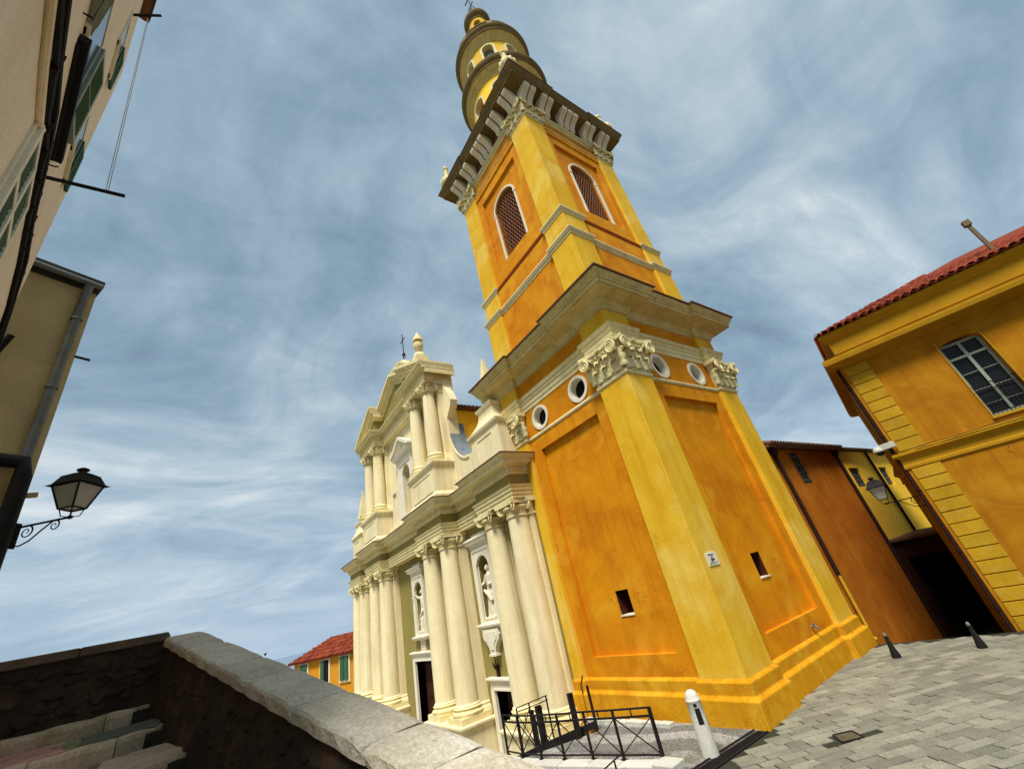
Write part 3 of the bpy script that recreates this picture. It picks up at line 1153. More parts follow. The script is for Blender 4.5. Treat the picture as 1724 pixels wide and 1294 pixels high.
# --- belfry
four('belfry_pilaster', corner_post(HB, PW - 0.05, 16.9, 23.98), M['yellow'])
wall_u = HB - PW + 0.07
for k in range(4):
    w = MB()
    fw, fz0, fz1 = 1.56, 18.02, 22.9
    yw = HB - 0.12
    yn = HB - 0.25
    w.box(-wall_u, -fw, -yw, -2.4, 16.9, 23.55)
    w.box(fw, wall_u, -yw, -2.4, 16.9, 23.55)
    w.box(-fw, fw, -yw, -2.4, fz1, 23.55)
    w.box(-fw, fw, -yw, -2.4, 16.9, fz0)
    w.box(-wall_u, wall_u, -yw - 0.06, -2.4, 23.55, 25.1)
    hole = arch(0, 0.86, fz0 + 0.03, 21.25)
    w.holed((-fw, fw, fz0, fz1), dens(hole, 0.5), -yn, 0.42)
    o = w.build('belfry_wall', M['orange'], tower)
    o.rotation_euler.z = k * PI / 2
    r = MB()
    h2 = arch(0, 0.85, fz0 - 0.02, 21.25)
    r.ring(h2, 0.10, -yn - 0.06, -yn + 0.02)
    r.box(-0.97, -0.84, -yn - 0.085, -yn + 0.02, 21.12, 21.24)
    r.box(0.84, 0.97, -yn - 0.085, -yn + 0.02, 21.12, 21.24)
    fr = r.build('belfry_window', M['white'], tower)
    fr.rotation_euler.z = k * PI / 2
    lt = MB()
    yl = -yn + 0.12
    nrow = 22
    for i in range(nrow + 1):
        z = fz0 + 0.05 + i * 0.185
        hw = 0.85 if z < 21.25 else math.sqrt(max(0.0, 0.85 ** 2 - (z - 21.25) ** 2))
        if hw < 0.1:
            continue
        m = max(4, int(hw * 14))
        pts = [(-hw + 2 * hw * q / m, yl, z + 0.022 * math.sin((-hw + 2 * hw * q / m) * 19.0 + i * PI)) for q in range(m + 1)]
        lt.tube(pts, 0.022, 4)
        step = 0.165
        u = -0.85 + (0.5 if i % 2 else 0.0) * step
        while u < hw:
            z2 = z + 0.185
            if u > -hw and (z2 < 21.25 or abs(u) < math.sqrt(max(0.0, 0.85 ** 2 - (z2 - 21.25) ** 2))):
                lt.bar((u, yl, z), (u, yl, z2), 0.018)
            u += step
    lo = tag(lt.build('lattice', M['lattice'], fr), kind='stuff')

PB = tplan(HB, PW - 0.05, 0.08)
b = MB()
b.sweep(PB, [(0.0, 23.94), (0.035, 23.95), (0.05, 24.0), (0.0, 24.04)], inner=-0.2)
b.build('belfry_string_course', M['cream'], tower)
four('belfry_capital_block', corner_post(HB - 0.02, PW - 0.09, 24.0, 25.0), M['cream'])
capm2 = pilaster_capital(PW - 0.08, 0.98).mesh('capital', M['cream'])
place_caps(capm2, HB, PW - 0.05, 24.02)
b = MB()
b.sweep(PB, [(0.0, 24.62), (0.03, 24.64), (0.03, 24.76), (0.06, 24.78), (0.06, 24.90), (0.11, 24.96), (0.12, 25.02), (0.0, 25.05)], inner=-0.3)
b.build('belfry_architrave', M['cream'], tower)
o = dentil_row(PB, 0.065, 24.80, 24.87, 0.055, 0.055, 0.05).build('belfry_egg_moulding', M['cream'], tower)
tag(o, kind='stuff')
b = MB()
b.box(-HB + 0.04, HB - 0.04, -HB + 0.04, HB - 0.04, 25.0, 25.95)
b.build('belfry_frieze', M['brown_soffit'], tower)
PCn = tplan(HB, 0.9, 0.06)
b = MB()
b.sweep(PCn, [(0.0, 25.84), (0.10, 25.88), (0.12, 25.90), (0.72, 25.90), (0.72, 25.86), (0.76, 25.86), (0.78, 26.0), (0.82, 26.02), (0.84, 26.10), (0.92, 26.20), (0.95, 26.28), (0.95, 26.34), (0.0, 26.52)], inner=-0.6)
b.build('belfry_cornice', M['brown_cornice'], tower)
b = MB()
b.sweep(PCn, [(0.985, 26.33), (0.985, 26.36), (0.0, 26.56)], inner=-1.2)
b.build('belfry_roof_edge', M['tile_brown'], tower)
# scroll brackets
cb = MB()
pr = [(0.02, 25.04), (0.10, 25.03), (0.17, 25.07), (0.20, 25.14), (0.18, 25.24), (0.22, 25.34), (0.32, 25.46), (0.44, 25.56), (0.56, 25.62), (0.66, 25.66), (0.70, 25.74), (0.68, 25.84), (0.66, 25.905), (0.02, 25.905)]
cb.prism([(-o_ * 1.06, z) for o_, z in pr], -0.155, 0.155, 'yz')
for s in (-0.10, 0.0, 0.10):
    pts = [(s, -o_ * 1.06 - 0.006, z) for o_, z in pr[2:12]]
    cb.tube(pts, 0.022, 5)
cbm = cb.mesh('bracket', M['white'])
for k in range(4):
    for u in (-2.96, -2.55, -1.78, -1.37, -0.41, 0.0, 0.41, 1.37, 1.78, 2.55, 2.96):
        a = k * PI / 2
        ca, sa = math.cos(a), math.sin(a)
        x, y = u, -(HB - 0.04)
        link('bracket', cbm, tower, (x * ca - y * sa, x * sa + y * ca, 0), a)


# --- urns on the belfry cornice
ub = MB()
prof = [(0.02, 0), (0.30, 0.0), (0.30, 0.10), (0.16, 0.16), (0.13, 0.26), (0.26, 0.36), (0.40, 0.52), (0.45, 0.70), (0.42, 0.92), (0.33, 1.06)]
ub.lathe(prof, n=24, flute=0.13)
ub.lathe([(0.33, 1.04), (0.24, 1.16), (0.17, 1.30), (0.14, 1.60), (0.12, 1.95), (0.13, 2.1), (0.17, 2.14), (0.17, 2.22), (0.14, 2.30), (0.08, 2.42), (0.0, 2.5)], n=16)
um = ub.mesh('urn', M['cream'])
for sx, sy in ((1, -1), (-1, -1), (1, 1), (-1, 1)):
    link('urn', um, tower, (sx * (HB + 0.42), sy * (HB + 0.42), 26.42))
for sx, sy in ((1, 0.0),):
    pass

# --- lantern
lb = MB()
ndrum = 64
R1 = 2.42


def drum(b, r, z0, z1, holes, hz0, hzs, hw, n_per=8, thick=0.5):
    """round wall with arched openings; holes = number of equally spaced openings"""
    for h in range(holes):
        st = len(b.v)
        a = 2 * PI / holes
        half = r * a / 2
        hole = dens(arch(0, hw, hz0, hzs), 0.4)
        outer = (-half, half, z0, z1)
        b.holed(outer, hole, 0.0, thick)
        # refine by bending: x is arc length, y is depth
        for i in range(st, len(b.v)):
            x, y, z = b.v[i]
            an = x / r + h * a - PI / 2
            rr = r - y
            b.v[i] = (rr * math.cos(an), rr * math.sin(an), z)


def drum_grid(b, r, z0, z1, holes, hz0, hzs, hw, a_off=0.0, thick=0.4):
    """round wall made of narrow vertical strips so that it stays round, with arched openings"""
    n = holes * 16
    for i in range(n):
        a_0 = 2 * PI * i / n
        a_1 = 2 * PI * (i + 1) / n

        def segs(a):
            d = ((a - a_off + PI / holes) % (2 * PI / holes)) - PI / holes
            x = abs(d * r)
            if x >= hw - 1e-6:
                return None
            return hz0, hzs + math.sqrt(max(0, hw * hw - x * x))
        s0, s1 = segs(a_0), segs(a_1)

        def P(a, z, d=0.0):
            return ((r - d) * math.cos(a), (r - d) * math.sin(a), z)
        if s0 is None and s1 is None:
            b.add([P(a_0, z0), P(a_1, z0), P(a_1, z1), P(a_0, z1)], [(0, 1, 2, 3)], True)
        else:
            t0 = s0 or (hz0, hzs)
            t1 = s1 or (hz0, hzs)
            b.add([P(a_0, z0), P(a_1, z0), P(a_1, t1[0]), P(a_0, t0[0])], [(0, 1, 2, 3)], True)
            b.add([P(a_0, t0[1]), P(a_1, t1[1]), P(a_1, z1), P(a_0, z1)], [(0, 1, 2, 3)], True)
            b.add([P(a_0, t0[1]), P(a_1, t1[1]), P(a_1, t1[1], thick), P(a_0, t0[1], thick)], [(0, 1, 2, 3)])
            b.add([P(a_0, t0[0]), P(a_1, t1[0]), P(a_1, t1[0], thick), P(a_0, t0[0], thick)], [(0, 1, 2, 3)])
            if s0 is None:
                b.add([P(a_0, hz0), P(a_0, hzs), P(a_0, hzs, thick), P(a_0, hz0, thick)], [(0, 1, 2, 3)])
            if s1 is None:
                b.add([P(a_1, hz0), P(a_1, hzs), P(a_1, hzs, thick), P(a_1, hz0, thick)], [(0, 1, 2, 3)])


def drum_trim(r, hz0, hzs, hw, a, grow, out):
    """arched surround bent onto a drum at angle a"""
    b = MB()
    b.ring(dens(arch(0, hw, hz0, hzs), 0.3), grow, -out, 0.25)
    for i in range(len(b.v)):
        x, y, z = b.v[i]
        an = a + x / r
        b.v[i] = ((r - y) * math.cos(an), (r - y) * math.sin(an), z)
    return b


lan = MB()
lan.lathe([(2.95, 26.4), (2.95, 26.9), (2.75, 27.0), (2.66, 27.3), (2.45, 27.4)], n=64)
lan.build('lantern_base', M['cream_dark'], tower)
lan = MB()
LA = R(-96)
drum_grid(lan, R1, 27.2, 33.2, 8, 28.6, 31.2, 0.52, LA)
lan.build('lantern_drum', M['bright_yellow'], tower)
inner = MB()
inner.lathe([(R1 - 0.36, 27.0), (R1 - 0.36, 33.1)], n=48)
inner.build('shutter_ring', M['orange_trim'], tower)
for k in range(8):
    drum_trim(R1, 28.6, 31.2, 0.50, LA + k * PI / 4, 0.13, 0.07).build('lantern_window', M['cream'], tower)
for k in range(8):
    a = LA + (k + 0.5) * PI / 4
    p = MB()
    for s in (-0.30, 0.30):
        an = a + s / R1
        p.obox((R1 * math.cos(an), R1 * math.sin(an), 30.2), (-math.sin(an), math.cos(an), 0), (math.cos(an), math.sin(an), 0), (0, 0, 1), 0.16, 0.07, 3.0)
    if k % 2 == 0:
        pass
lan = MB()
lan.lathe([(R1 - 0.1, 32.3), (R1 + 0.06, 32.32), (R1 + 0.06, 32.5), (R1 + 0.10, 32.52), (R1 + 0.10, 32.66), (R1 + 0.2, 32.74), (R1 + 0.22, 32.8), (R1 + 0.40, 32.86), (R1 + 0.40, 33.0), (R1 + 0.1, 33.1)], n=72)
lan.build('lantern_moulding', M['cream_dark'], tower)
lan = MB()
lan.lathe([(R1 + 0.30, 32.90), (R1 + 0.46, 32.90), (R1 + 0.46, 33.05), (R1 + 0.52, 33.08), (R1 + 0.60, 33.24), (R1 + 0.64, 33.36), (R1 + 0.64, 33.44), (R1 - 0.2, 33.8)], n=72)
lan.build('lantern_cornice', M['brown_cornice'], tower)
dl = MB()
for k in range(96):
    a = 2 * PI * k / 96
    dl.obox(((R1 + 0.25) * math.cos(a), (R1 + 0.25) * math.sin(a), 32.76), (-math.sin(a), math.cos(a), 0), (math.cos(a), math.sin(a), 0), (0, 0, 1), 0.045, 0.05, 0.05)
tag(dl.build('lantern_dentils', M['cream'], tower), kind='stuff')
R2 = 2.16
lan = MB()
drum_grid(lan, R2, 33.5, 37.8, 8, 34.7, 36.3, 0.40, LA)
lan.build('upper_drum', M['yellow'], tower)
inner = MB()
inner.lathe([(R2 - 0.3, 33.5), (R2 - 0.3, 37.7)], n=48)
inner.build('upper_shutter_ring', M['lead'], tower)
for k in range(8):
    drum_trim(R2, 34.7, 36.3, 0.38, LA + k * PI / 4, 0.15, 0.07).build('upper_window', M['cream'], tower)
lan = MB()
lan.lathe([(R2 - 0.1, 37.0), (R2 + 0.06, 37.02), (R2 + 0.06, 37.2), (R2 + 0.12, 37.25), (R2 + 0.12, 37.36), (R2 + 0.26, 37.46), (R2 + 0.28, 37.52), (R2 + 0.42, 37.58), (R2 + 0.42, 37.7), (R2 + 0.1, 37.8)], n=72)
lan.build('upper_moulding', M['cream_dark'], tower)
lan = MB()
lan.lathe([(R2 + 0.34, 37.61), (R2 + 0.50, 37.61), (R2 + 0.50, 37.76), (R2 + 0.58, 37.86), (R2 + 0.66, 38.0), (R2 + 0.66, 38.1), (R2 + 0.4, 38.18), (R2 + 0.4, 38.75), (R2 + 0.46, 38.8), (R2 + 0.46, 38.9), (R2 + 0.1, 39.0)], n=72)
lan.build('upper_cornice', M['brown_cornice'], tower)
sh = MB()
for q in range(7):
    t = (q - 3) * 0.26
    sh.tube([(0, 0, 0), (0.24 * math.sin(t), -0.05, 0.24 * math.cos(t) + 0.02), (0.31 * math.sin(t), -0.10, 0.30 * math.cos(t))], 0.05, 6)
sh.tube([(-0.3, -0.02, -0.04), (0.3, -0.02, -0.04)], 0.06, 6)
shm = sh.mesh('shell', M['cream'])
for k in range(8):
    a = LA + k * PI / 4 + R(16)
    link('shell', shm, tower, ((R2 + 0.42) * math.cos(a), (R2 + 0.42) * math.sin(a), 38.42), a + PI / 2)
lan = MB()
lan.lathe([(R2 + 0.05, 38.8), (R2 + 0.0, 39.4), (R2 - 0.18, 40.2), (R2 - 0.55, 41.1), (R2 - 1.05, 41.8), (0.95, 42.1)], n=48)
lan.build('dome', M['lead'], tower)
lan = MB()
drum_grid(lan, 0.80, 41.9, 44.9, 4, 42.6, 43.9, 0.28, LA + PI / 4)
lan.build('cupola', M['yellow'], tower)
inner = MB()
inner.lathe([(0.6, 42.0), (0.6, 44.8)], n=24)
inner.build('cupola_shutter', M['orange_trim'], tower)
lan = MB()
lan.lathe([(0.76, 44.5), (0.86, 44.55), (0.86, 44.75), (0.98, 44.85), (1.08, 45.05), (1.12, 45.2), (1.12, 45.3), (0.9, 45.45), (0.82, 45.8), (0.66, 46.2), (0.42, 46.5), (0.16, 46.7), (0.0, 46.75)], n=40)
lan.build('cupola_cornice', M['brown_cornice'], tower)
cr = MB()
cr.tube([(0, 0, 46.6), (0, 0, 51.6)], 0.045, 6)
cr.lathe([(0.0, 46.7), (0.22, 46.85), (0.28, 47.05), (0.22, 47.25), (0.0, 47.4)], n=16)
cr.tube([(-0.55, 0, 50.4), (0.55, 0, 50.4)], 0.045, 6)
for s in (-1, 1):
    spiral(cr, (s * 0.24, 0, 48.9), (s, 0, 0), (0, 0, 1), 0.22, 1.4, 0.025, -1, 20, -PI / 2)
    cr.tube([(s * 0.45, 0, 47.3), (s * 0.2, 0, 48.3), (0, 0, 49.2)], 0.03, 5)
cr.build('cross', M['iron'], tower)

# ================================================================== CHURCH FACADE
FX = X0 - 17.85      # facade axis; local coords: x along the facade from the axis, y into the church, z up
fac = thing('church_facade', 'pale two storey baroque church front with paired columns joined to the orange tower', 'church', (FX, Y0, 0))
FH = 11.65           # half width of the lower storey
ZG = -2.0            # level of the forecourt


def fpart(name, mb, m, parent=None, bevel=0):
    return mb.build(name, m, parent or fac, bevel)


def mirror(fn):
    for s in (1, -1):
        fn(s)


# --- lower wall in five vertical strips, doors and niches cut by building around them
DOORS = [(7.40, 0.66, 0.48, 0.10), (0.0, 1.25, 1.66, 0.0), (-7.40, 0.66, 0.48, 0.10)]   # centre, half width, top, wall plane
NICH = [(7.30, 0.55, 2.92, 4.94, 0.10), (0.0, 0.55, 2.92, 4.94, 0.0), (-7.30, 0.55, 2.92, 4.94, 0.10)]
for (dc, dh, dt, wy), (nc, nh, n0, n1, _) in zip(DOORS, NICH):
    w = MB()
    x0, x1 = (-5.9, 5.9) if dc == 0 else ((5.9, FH) if dc > 0 else (-FH, -5.9))
    zsp = 2.2
    # zone with door
    w.box(x0, dc - dh, wy, 2.3, ZG - 0.4, zsp)
    w.box(dc + dh, x1, wy, 2.3, ZG - 0.4, zsp)
    w.box(dc - dh, dc + dh, wy, 2.3, dt, zsp)
    # zone with niche
    nl, nr = nc - 1.0, nc + 1.0
    w.box(x0, nl, wy, 2.3, zsp, 6.9)
    w.box(nr, x1, wy, 2.3, zsp, 6.9)
    w.holed((nl, nr, zsp, 6.9), dens(arch(nc, nh, n0, n1), 0.4), wy, 0.5)
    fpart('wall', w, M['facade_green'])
    # niche back: a half round recess
    nb = MB()
    n = 14
    rings = []
    for i in range(n + 1):
        a = PI * i / n
        rings.append((nc - nh * math.cos(a), wy + 0.5 + 0.0 + 0.30 * math.sin(a)))
    vs = [(x, y, n0 - 0.05) for x, y in rings] + [(x, y, n1 + 0.62) for x, y in rings]
    nb.add(vs, [(i, i + 1, i + n + 2, i + n + 1) for i in range(n)], True)
    nb.box(nc - nh, nc + nh, wy + 0.02, wy + 0.82, n0 - 0.05, n0)
    fpart('niche', nb, M['facade_green'])
    # frame of the niche
    nf = MB()
    yf = wy - 0.10
    nf.holed((nc - 0.80, nc + 0.80, 2.80, 5.86), dens(arch(nc, nh - 0.005, n0, n1), 0.4), yf, 0.12)
    nf.box(nc - 0.80, nc - 0.72, yf - 0.03, wy, 2.80, 5.86)
    nf.box(nc + 0.72, nc + 0.80, yf - 0.03, wy, 2.80, 5.86)
    nf.box(nc - 0.72, nc + 0.72, yf - 0.03, wy, 5.70, 5.86)
    pth = [(nc - 0.80, wy), (nc - 0.80, yf), (nc + 0.80, yf), (nc + 0.80, wy)]
    nf.sweep(pth, [(0.0, 5.86), (0.05, 5.90), (0.05, 5.98), (0.18, 6.06), (0.18, 6.12), (0.24, 6.20), (0.24, 6.24), (0.05, 6.34)], closed=False)
    nf.box(nc - 0.6, nc + 0.6, yf, wy, 6.30, 6.44)
    nf.sweep(pth, [(0.0, 2.62), (0.10, 2.66), (0.18, 2.74), (0.18, 2.80), (0.0, 2.84)], closed=False)
    fpart('niche_frame', nf, M['white'])
    if dc != 0:
        br = MB()
        pts = [(-0.62, 2.62), (-0.66, 2.40), (-0.60, 2.25), (-0.42, 2.14), (-0.28, 1.98), (-0.22, 1.80), (-0.22, 1.72), (0.22, 1.72), (0.22, 1.80), (0.28, 1.98), (0.42, 2.14), (0.60, 2.25), (0.66, 2.40), (0.62, 2.62)]
        br.prism([(nc + x, z) for x, z in pts], wy - 0.22, wy, 'xz')
        br.prism([(nc + x * 0.72, 2.3 + (z - 2.3) * 0.72) for x, z in pts], wy - 0.25, wy - 0.2, 'xz')
        br.box(nc - 0.26, nc + 0.26, wy - 0.26, wy, 1.66, 1.73)
        fpart('niche_corbel', br, M['white'])
    else:
        br = MB()
        br.box(-0.30, 0.30, wy - 0.07, wy, 2.02, 2.62)
        pl = fpart('inscribed_tablet', br, M['white'])
        tx = MB()
        for r_ in range(4):
            z = 2.52 - r_ * 0.115
            x = -0.22
            while x < 0.2:
                l_ = random.uniform(0.04, 0.10)
                tx.box(x, x + l_, wy - 0.074, wy - 0.069, z - 0.022, z + 0.022)
                x += l_ + 0.03
        tag(fpart('inscription', tx, M['cream_dark'], pl), kind='stuff')
    # door surround, jambs and leaf
    df = MB()
    fwid = 0.34 if dc else 0.42
    df.box(dc - dh - fwid, dc - dh, wy - 0.08, wy + 0.55, ZG, dt + 0.28)
    df.box(dc + dh, dc + dh + fwid, wy - 0.08, wy + 0.55, ZG, dt + 0.28)
    df.box(dc - dh, dc + dh, wy - 0.08, wy + 0.55, dt, dt + 0.28)
    df.sweep([(dc - dh - fwid, wy), (dc - dh - fwid, wy - 0.08), (dc + dh + fwid, wy - 0.08), (dc + dh + fwid, wy)], [(0.0, dt + 0.28), (0.04, dt + 0.30), (0.12, dt + 0.36), (0.12, dt + 0.41), (0.0, dt + 0.44)], closed=False)
    df.ring([(dc - dh, ZG - 0.2), (dc + dh, ZG - 0.2), (dc + dh, dt), (dc - dh, dt)], 0.07, wy - 0.12, wy - 0.07)
    fpart('door_frame', df, M['white'])
    d = MB()
    d.box(dc - dh, dc + dh, wy + 0.42, wy + 0.50, ZG, dt)
    dr = fpart('door', d, M['door'])
    pn = MB()
    npan = 3 if dc else 4
    hh = (dt - ZG - 0.3) / npan
    for s in (-1, 1):
        for r_ in range(npan):
            zc_ = ZG + 0.2 + hh * (r_ + 0.5)
            pn.box(dc + s * dh / 2 - dh * 0.36, dc + s * dh / 2 + dh * 0.36, wy + 0.38, wy + 0.425, zc_ - hh * 0.38, zc_ + hh * 0.38)
            pn.box(dc + s * dh / 2 - dh * 0.24, dc + s * dh / 2 + dh * 0.24, wy + 0.36, wy + 0.385, zc_ - hh * 0.28, zc_ + hh * 0.28)
    pn.box(dc - 0.04, dc + 0.04, wy + 0.36, wy + 0.425, ZG, dt)
    fpart('door_panel', pn, M['door'], dr)

# --- entablature plan, left to right so that outward (right of travel) faces the forecourt (-y)
YA, YAr, YB, YBr = -0.73, -0.25, -1.10, -0.60
XA0, XA1 = 8.90, FH
XB0, XB1 = 3.08, 6.08


def half_path(sgn):
    return None


ent = [(-XA1, 0.35), (-XA1, YA), (-XA0, YA), (-XA0, YAr), (-XB1, YAr), (-XB1, YB), (-XB0, YB), (-XB0, YBr), (XB0, YBr), (XB0, YB), (XB1, YB), (XB1, YAr), (XA0, YAr), (XA0, YA), (XA1, YA), (XA1, 0.35)]
poly = ent + [(XA1, 2.2), (-XA1, 2.2)]
core = MB()
core.prism([(x * 0.9999, y + 0.01) for x, y in poly], 6.80, 7.30, 'xy')
fpart('architrave_core', core, M['cream'])
core = MB()
core.prism(poly, 7.28, 7.74, 'xy')
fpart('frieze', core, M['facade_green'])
core = MB()
core.prism([(x, y) for x, y in poly], 7.74, 8.32, 'xy')
fpart('cornice_core', core, M['pale'])
b = MB()
b.sweep(ent, [(0.015, 6.79), (0.015, 6.92), (0.05, 6.93), (0.05, 7.07), (0.09, 7.08), (0.09, 7.18), (0.13, 7.22), (0.15, 7.28), (0.0, 7.31)], closed=False, inner=-0.2)
fpart('architrave', b, M['cream'])
b = MB()
b.sweep(ent, [(0.0, 7.70), (0.06, 7.72), (0.06, 7.78), (0.10, 7.80), (0.10, 7.95), (0.16, 8.0), (0.18, 8.04), (0.42, 8.08), (0.42, 8.22), (0.47, 8.24), (0.49, 8.30), (0.55, 8.37), (0.55, 8.41), (0.0, 8.46)], closed=False, inner=-0.2)
fpart('cornice', b, M['cream'])
b = MB()
b.sweep(ent, [(0.60, 8.405), (0.60, 8.43), (0.0, 8.52)], closed=False, inner=-0.2)
fpart('cornice_tiles', b, M['tile_brown'])
tag(fpart('dentils', dentil_row(ent, 0.10, 7.82, 7.94, 0.075, 0.065, 0.07, closed=False), M['cream']), kind='stuff')


# --- columns
def ionic_cap(b, r, z0):
    b.lathe([(r, z0 - 0.02), (r + 0.05, z0), (r + 0.05, z0 + 0.05), (r + 0.0, z0 + 0.07), (r, z0 + 0.10), (r + 0.02, z0 + 0.26)], n=24)
    n = 24
    for k in range(n):
        a = 2 * PI * k / n
        b.tube([((r + 0.01) * math.cos(a), (r + 0.01) * math.sin(a), z0 + 0.10), ((r + 0.02) * math.cos(a), (r + 0.02) * math.sin(a), z0 + 0.27)], 0.028, 5)
    b.lathe([(r + 0.02, z0 + 0.26), (r + 0.12, z0 + 0.32), (r + 0.12, z0 + 0.38), (r + 0.04, z0 + 0.42)], n=24)
    for k in range(4):
        a = PI / 4 + k * PI / 2
        ex = (math.cos(a), math.sin(a), 0)
        en = (-math.sin(a), math.cos(a), 0)
        c = ((r + 0.20) * ex[0], (r + 0.20) * ex[1], z0 + 0.32)
        for sd_ in (-0.045, 0.045):
            spiral(b, (c[0] + en[0] * sd_, c[1] + en[1] * sd_, c[2]), ex, (0, 0, 1), 0.15, 1.9, 0.035, -1, 26, PI / 2)
        b.obox(c, ex, en, (0, 0, 1), 0.12, 0.05, 0.12)
    pts = []
    h = r + 0.20
    for k in range(4):
        a = k * PI / 2
        ca, sa = math.cos(a), math.sin(a)
        for i in range(9):
            u = -1 + 2 * i / 9
            x, y = u * h, -(h - 0.09 * (1 - u * u))
            pts.append((x * ca - y * sa, x * sa + y * ca))
    b.prism(pts, z0 + 0.45, z0 + 0.60, 'xy')


def make_column(rb, rt, zb, zn, zt, cap):
    """zb bottom of plinth block, zn neck, zt top"""
    root = bpy.data.objects.new('column', None)
    prof = []
    z0 = zb + 0.50
    for i in range(13):
        t = i / 12
        r = rb + (rt - rb) * (max(0, t - 0.25) / 0.75) ** 1.5
        prof.append((r, z0 + (zn - z0) * t))
    s = MB()
    s.lathe([(rb + 0.05, z0 - 0.02), (rb + 0.05, z0 + 0.03), (rb, z0 + 0.08)] + prof[1:], n=28)
    sh_ = s.mesh('column', M['pale'])
    bs = MB()
    k = rb + 0.16
    bs.box(-k, k, -k, k, zb, zb + 0.20)
    bs.lathe([(k - 0.02, zb + 0.20), (k + 0.01, zb + 0.25), (k + 0.01, zb + 0.30), (k - 0.04, zb + 0.34), (k - 0.09, zb + 0.38), (k - 0.08, zb + 0.42), (k - 0.05, zb + 0.45), (rb + 0.04, zb + 0.50)], n=28)
    bsm = bs.mesh('column_base', M['cream'])
    cp = MB()
    cap(cp, rt, zn)
    cpm = cp.mesh('capital', M['cream'])
    bpy.data.objects.remove(root)
    return sh_, bsm, cpm


def put_column(ms, x, y):
    o = link('column', ms[0], fac, (x, y, 0))
    link('column_base', ms[1], o)
    link('capital', ms[2], o)


low = make_column(0.49, 0.415, -0.33, 6.17, 6.79, ionic_cap)
for s in (1, -1):
    for xx, yy in ((11.08, -0.28), (9.37, -0.28), (5.60, -0.66), (3.56, -0.66)):
        put_column(low, s * xx, yy)
# pilasters behind the columns
pb = MB()
pb.box(-0.46, 0.46, -0.34, 0.14, 0.1, 6.2)
pb.sweep([(-0.46, 0.1), (-0.46, -0.34), (0.46, -0.34), (0.46, 0.1)], [(0.13, -0.33), (0.13, -0.12), (0.10, -0.02), (0.05, 0.04), (0.06, 0.10), (0.0, 0.16)], closed=False)
pb.sweep([(-0.46, 0.1), (-0.46, -0.34), (0.46, -0.34), (0.46, 0.1)], [(0.0, 6.14), (0.05, 6.17), (0.05, 6.22), (0.0, 6.25)], closed=False)
for q in range(7):
    u = -0.36 + q * 0.12
    pb.tube([(u, -0.345, 6.28), (u, -0.355, 6.45)], 0.03, 5)
pb.box(-0.48, 0.48, -0.37, 0.14, 6.2, 6.80)
for s in (-1, 1):
    spiral(pb, (s * 0.46, -0.44, 6.50), (s, 0, 0), (0, 0, 1), 0.15, 1.9, 0.04, -1, 26, PI / 2)
    pb.obox((s * 0.46, -0.41, 6.50), (1, 0, 0), (0, 1, 0), (0, 0, 1), 0.10, 0.04, 0.10)
pb.box(-0.62, 0.62, -0.50, 0.14, 6.64, 6.785)
pbm = pb.mesh('pilaster', M['pale'])
for s in (1, -1):
    for xx, yy in ((11.16, 0.30), (9.32, 0.30), (5.55, 0.0), (3.56, 0.0)):
        link('pilaster', pbm, fac, (s * xx, yy, 0))
# pedestals under each pair
for s in (1, -1):
    for xa, xb, yf in ((8.55, 11.86, -1.02), (2.80, 6.36, -1.42)):
        x0, x1 = sorted((s * xa, s * xb))
        p = MB()
        p.box(x0 + 0.06, x1 - 0.06, yf + 0.06, 0.6, ZG - 0.3, -0.5)
        pth = [(x0 + 0.06, 0.3), (x0 + 0.06, yf + 0.06), (x1 - 0.06, yf + 0.06), (x1 - 0.06, 0.3)]
        p.sweep(pth, [(0.0, -0.58), (0.03, -0.55), (0.05, -0.48), (0.12, -0.42), (0.12, -0.36), (0.0, -0.335)], closed=False, inner=-1.0)
        p.sweep(pth, [(0.12, -2.3), (0.12, -1.75), (0.06, -1.68), (0.0, -1.62)], closed=False)
        fpart('pedestal', p, M['pale'])

# --- upper storey
UY = -0.10
UH = 6.30
w = MB()
zc0, zc1 = 9.40, 11.86
w.box(-UH, -1.0, UY, 0.52, 8.3, 15.2)
w.box(1.0, UH, UY, 0.52, 8.3, 15.2)
w.box(-1.0, 1.0, UY, 0.52, 8.3, 9.2)
w.box(-1.0, 1.0, UY, 0.52, 12.8, 15.2)
w.holed((-1.0, 1.0, 9.2, 12.8), dens(arch(0, 0.62, zc0, zc1), 0.4), UY, 0.55)
fpart('upper_wall', w, M['pale'])
# window
wf = MB()
hole = dens(arch(0, 0.61, zc0, zc1), 0.4)
wf.holed((-1.25, 1.25, 9.25, 12.62), hole, UY - 0.10, 0.12)
for s in (-1, 1):
    wf.box(s * 1.12 - 0.13, s * 1.12 + 0.13, UY - 0.16, UY, 9.25, 12.62)
pth = [(-1.25, UY), (-1.25, UY - 0.12), (1.25, UY - 0.12), (1.25, UY)]
wf.sweep(pth, [(0.0, 12.55), (0.04, 12.6), (0.04, 12.7), (0.08, 12.75), (0.08, 13.0), (0.14, 13.05), (0.26, 13.12), (0.26, 13.2), (0.32, 13.28), (0.32, 13.32), (0.0, 13.36)], closed=False)
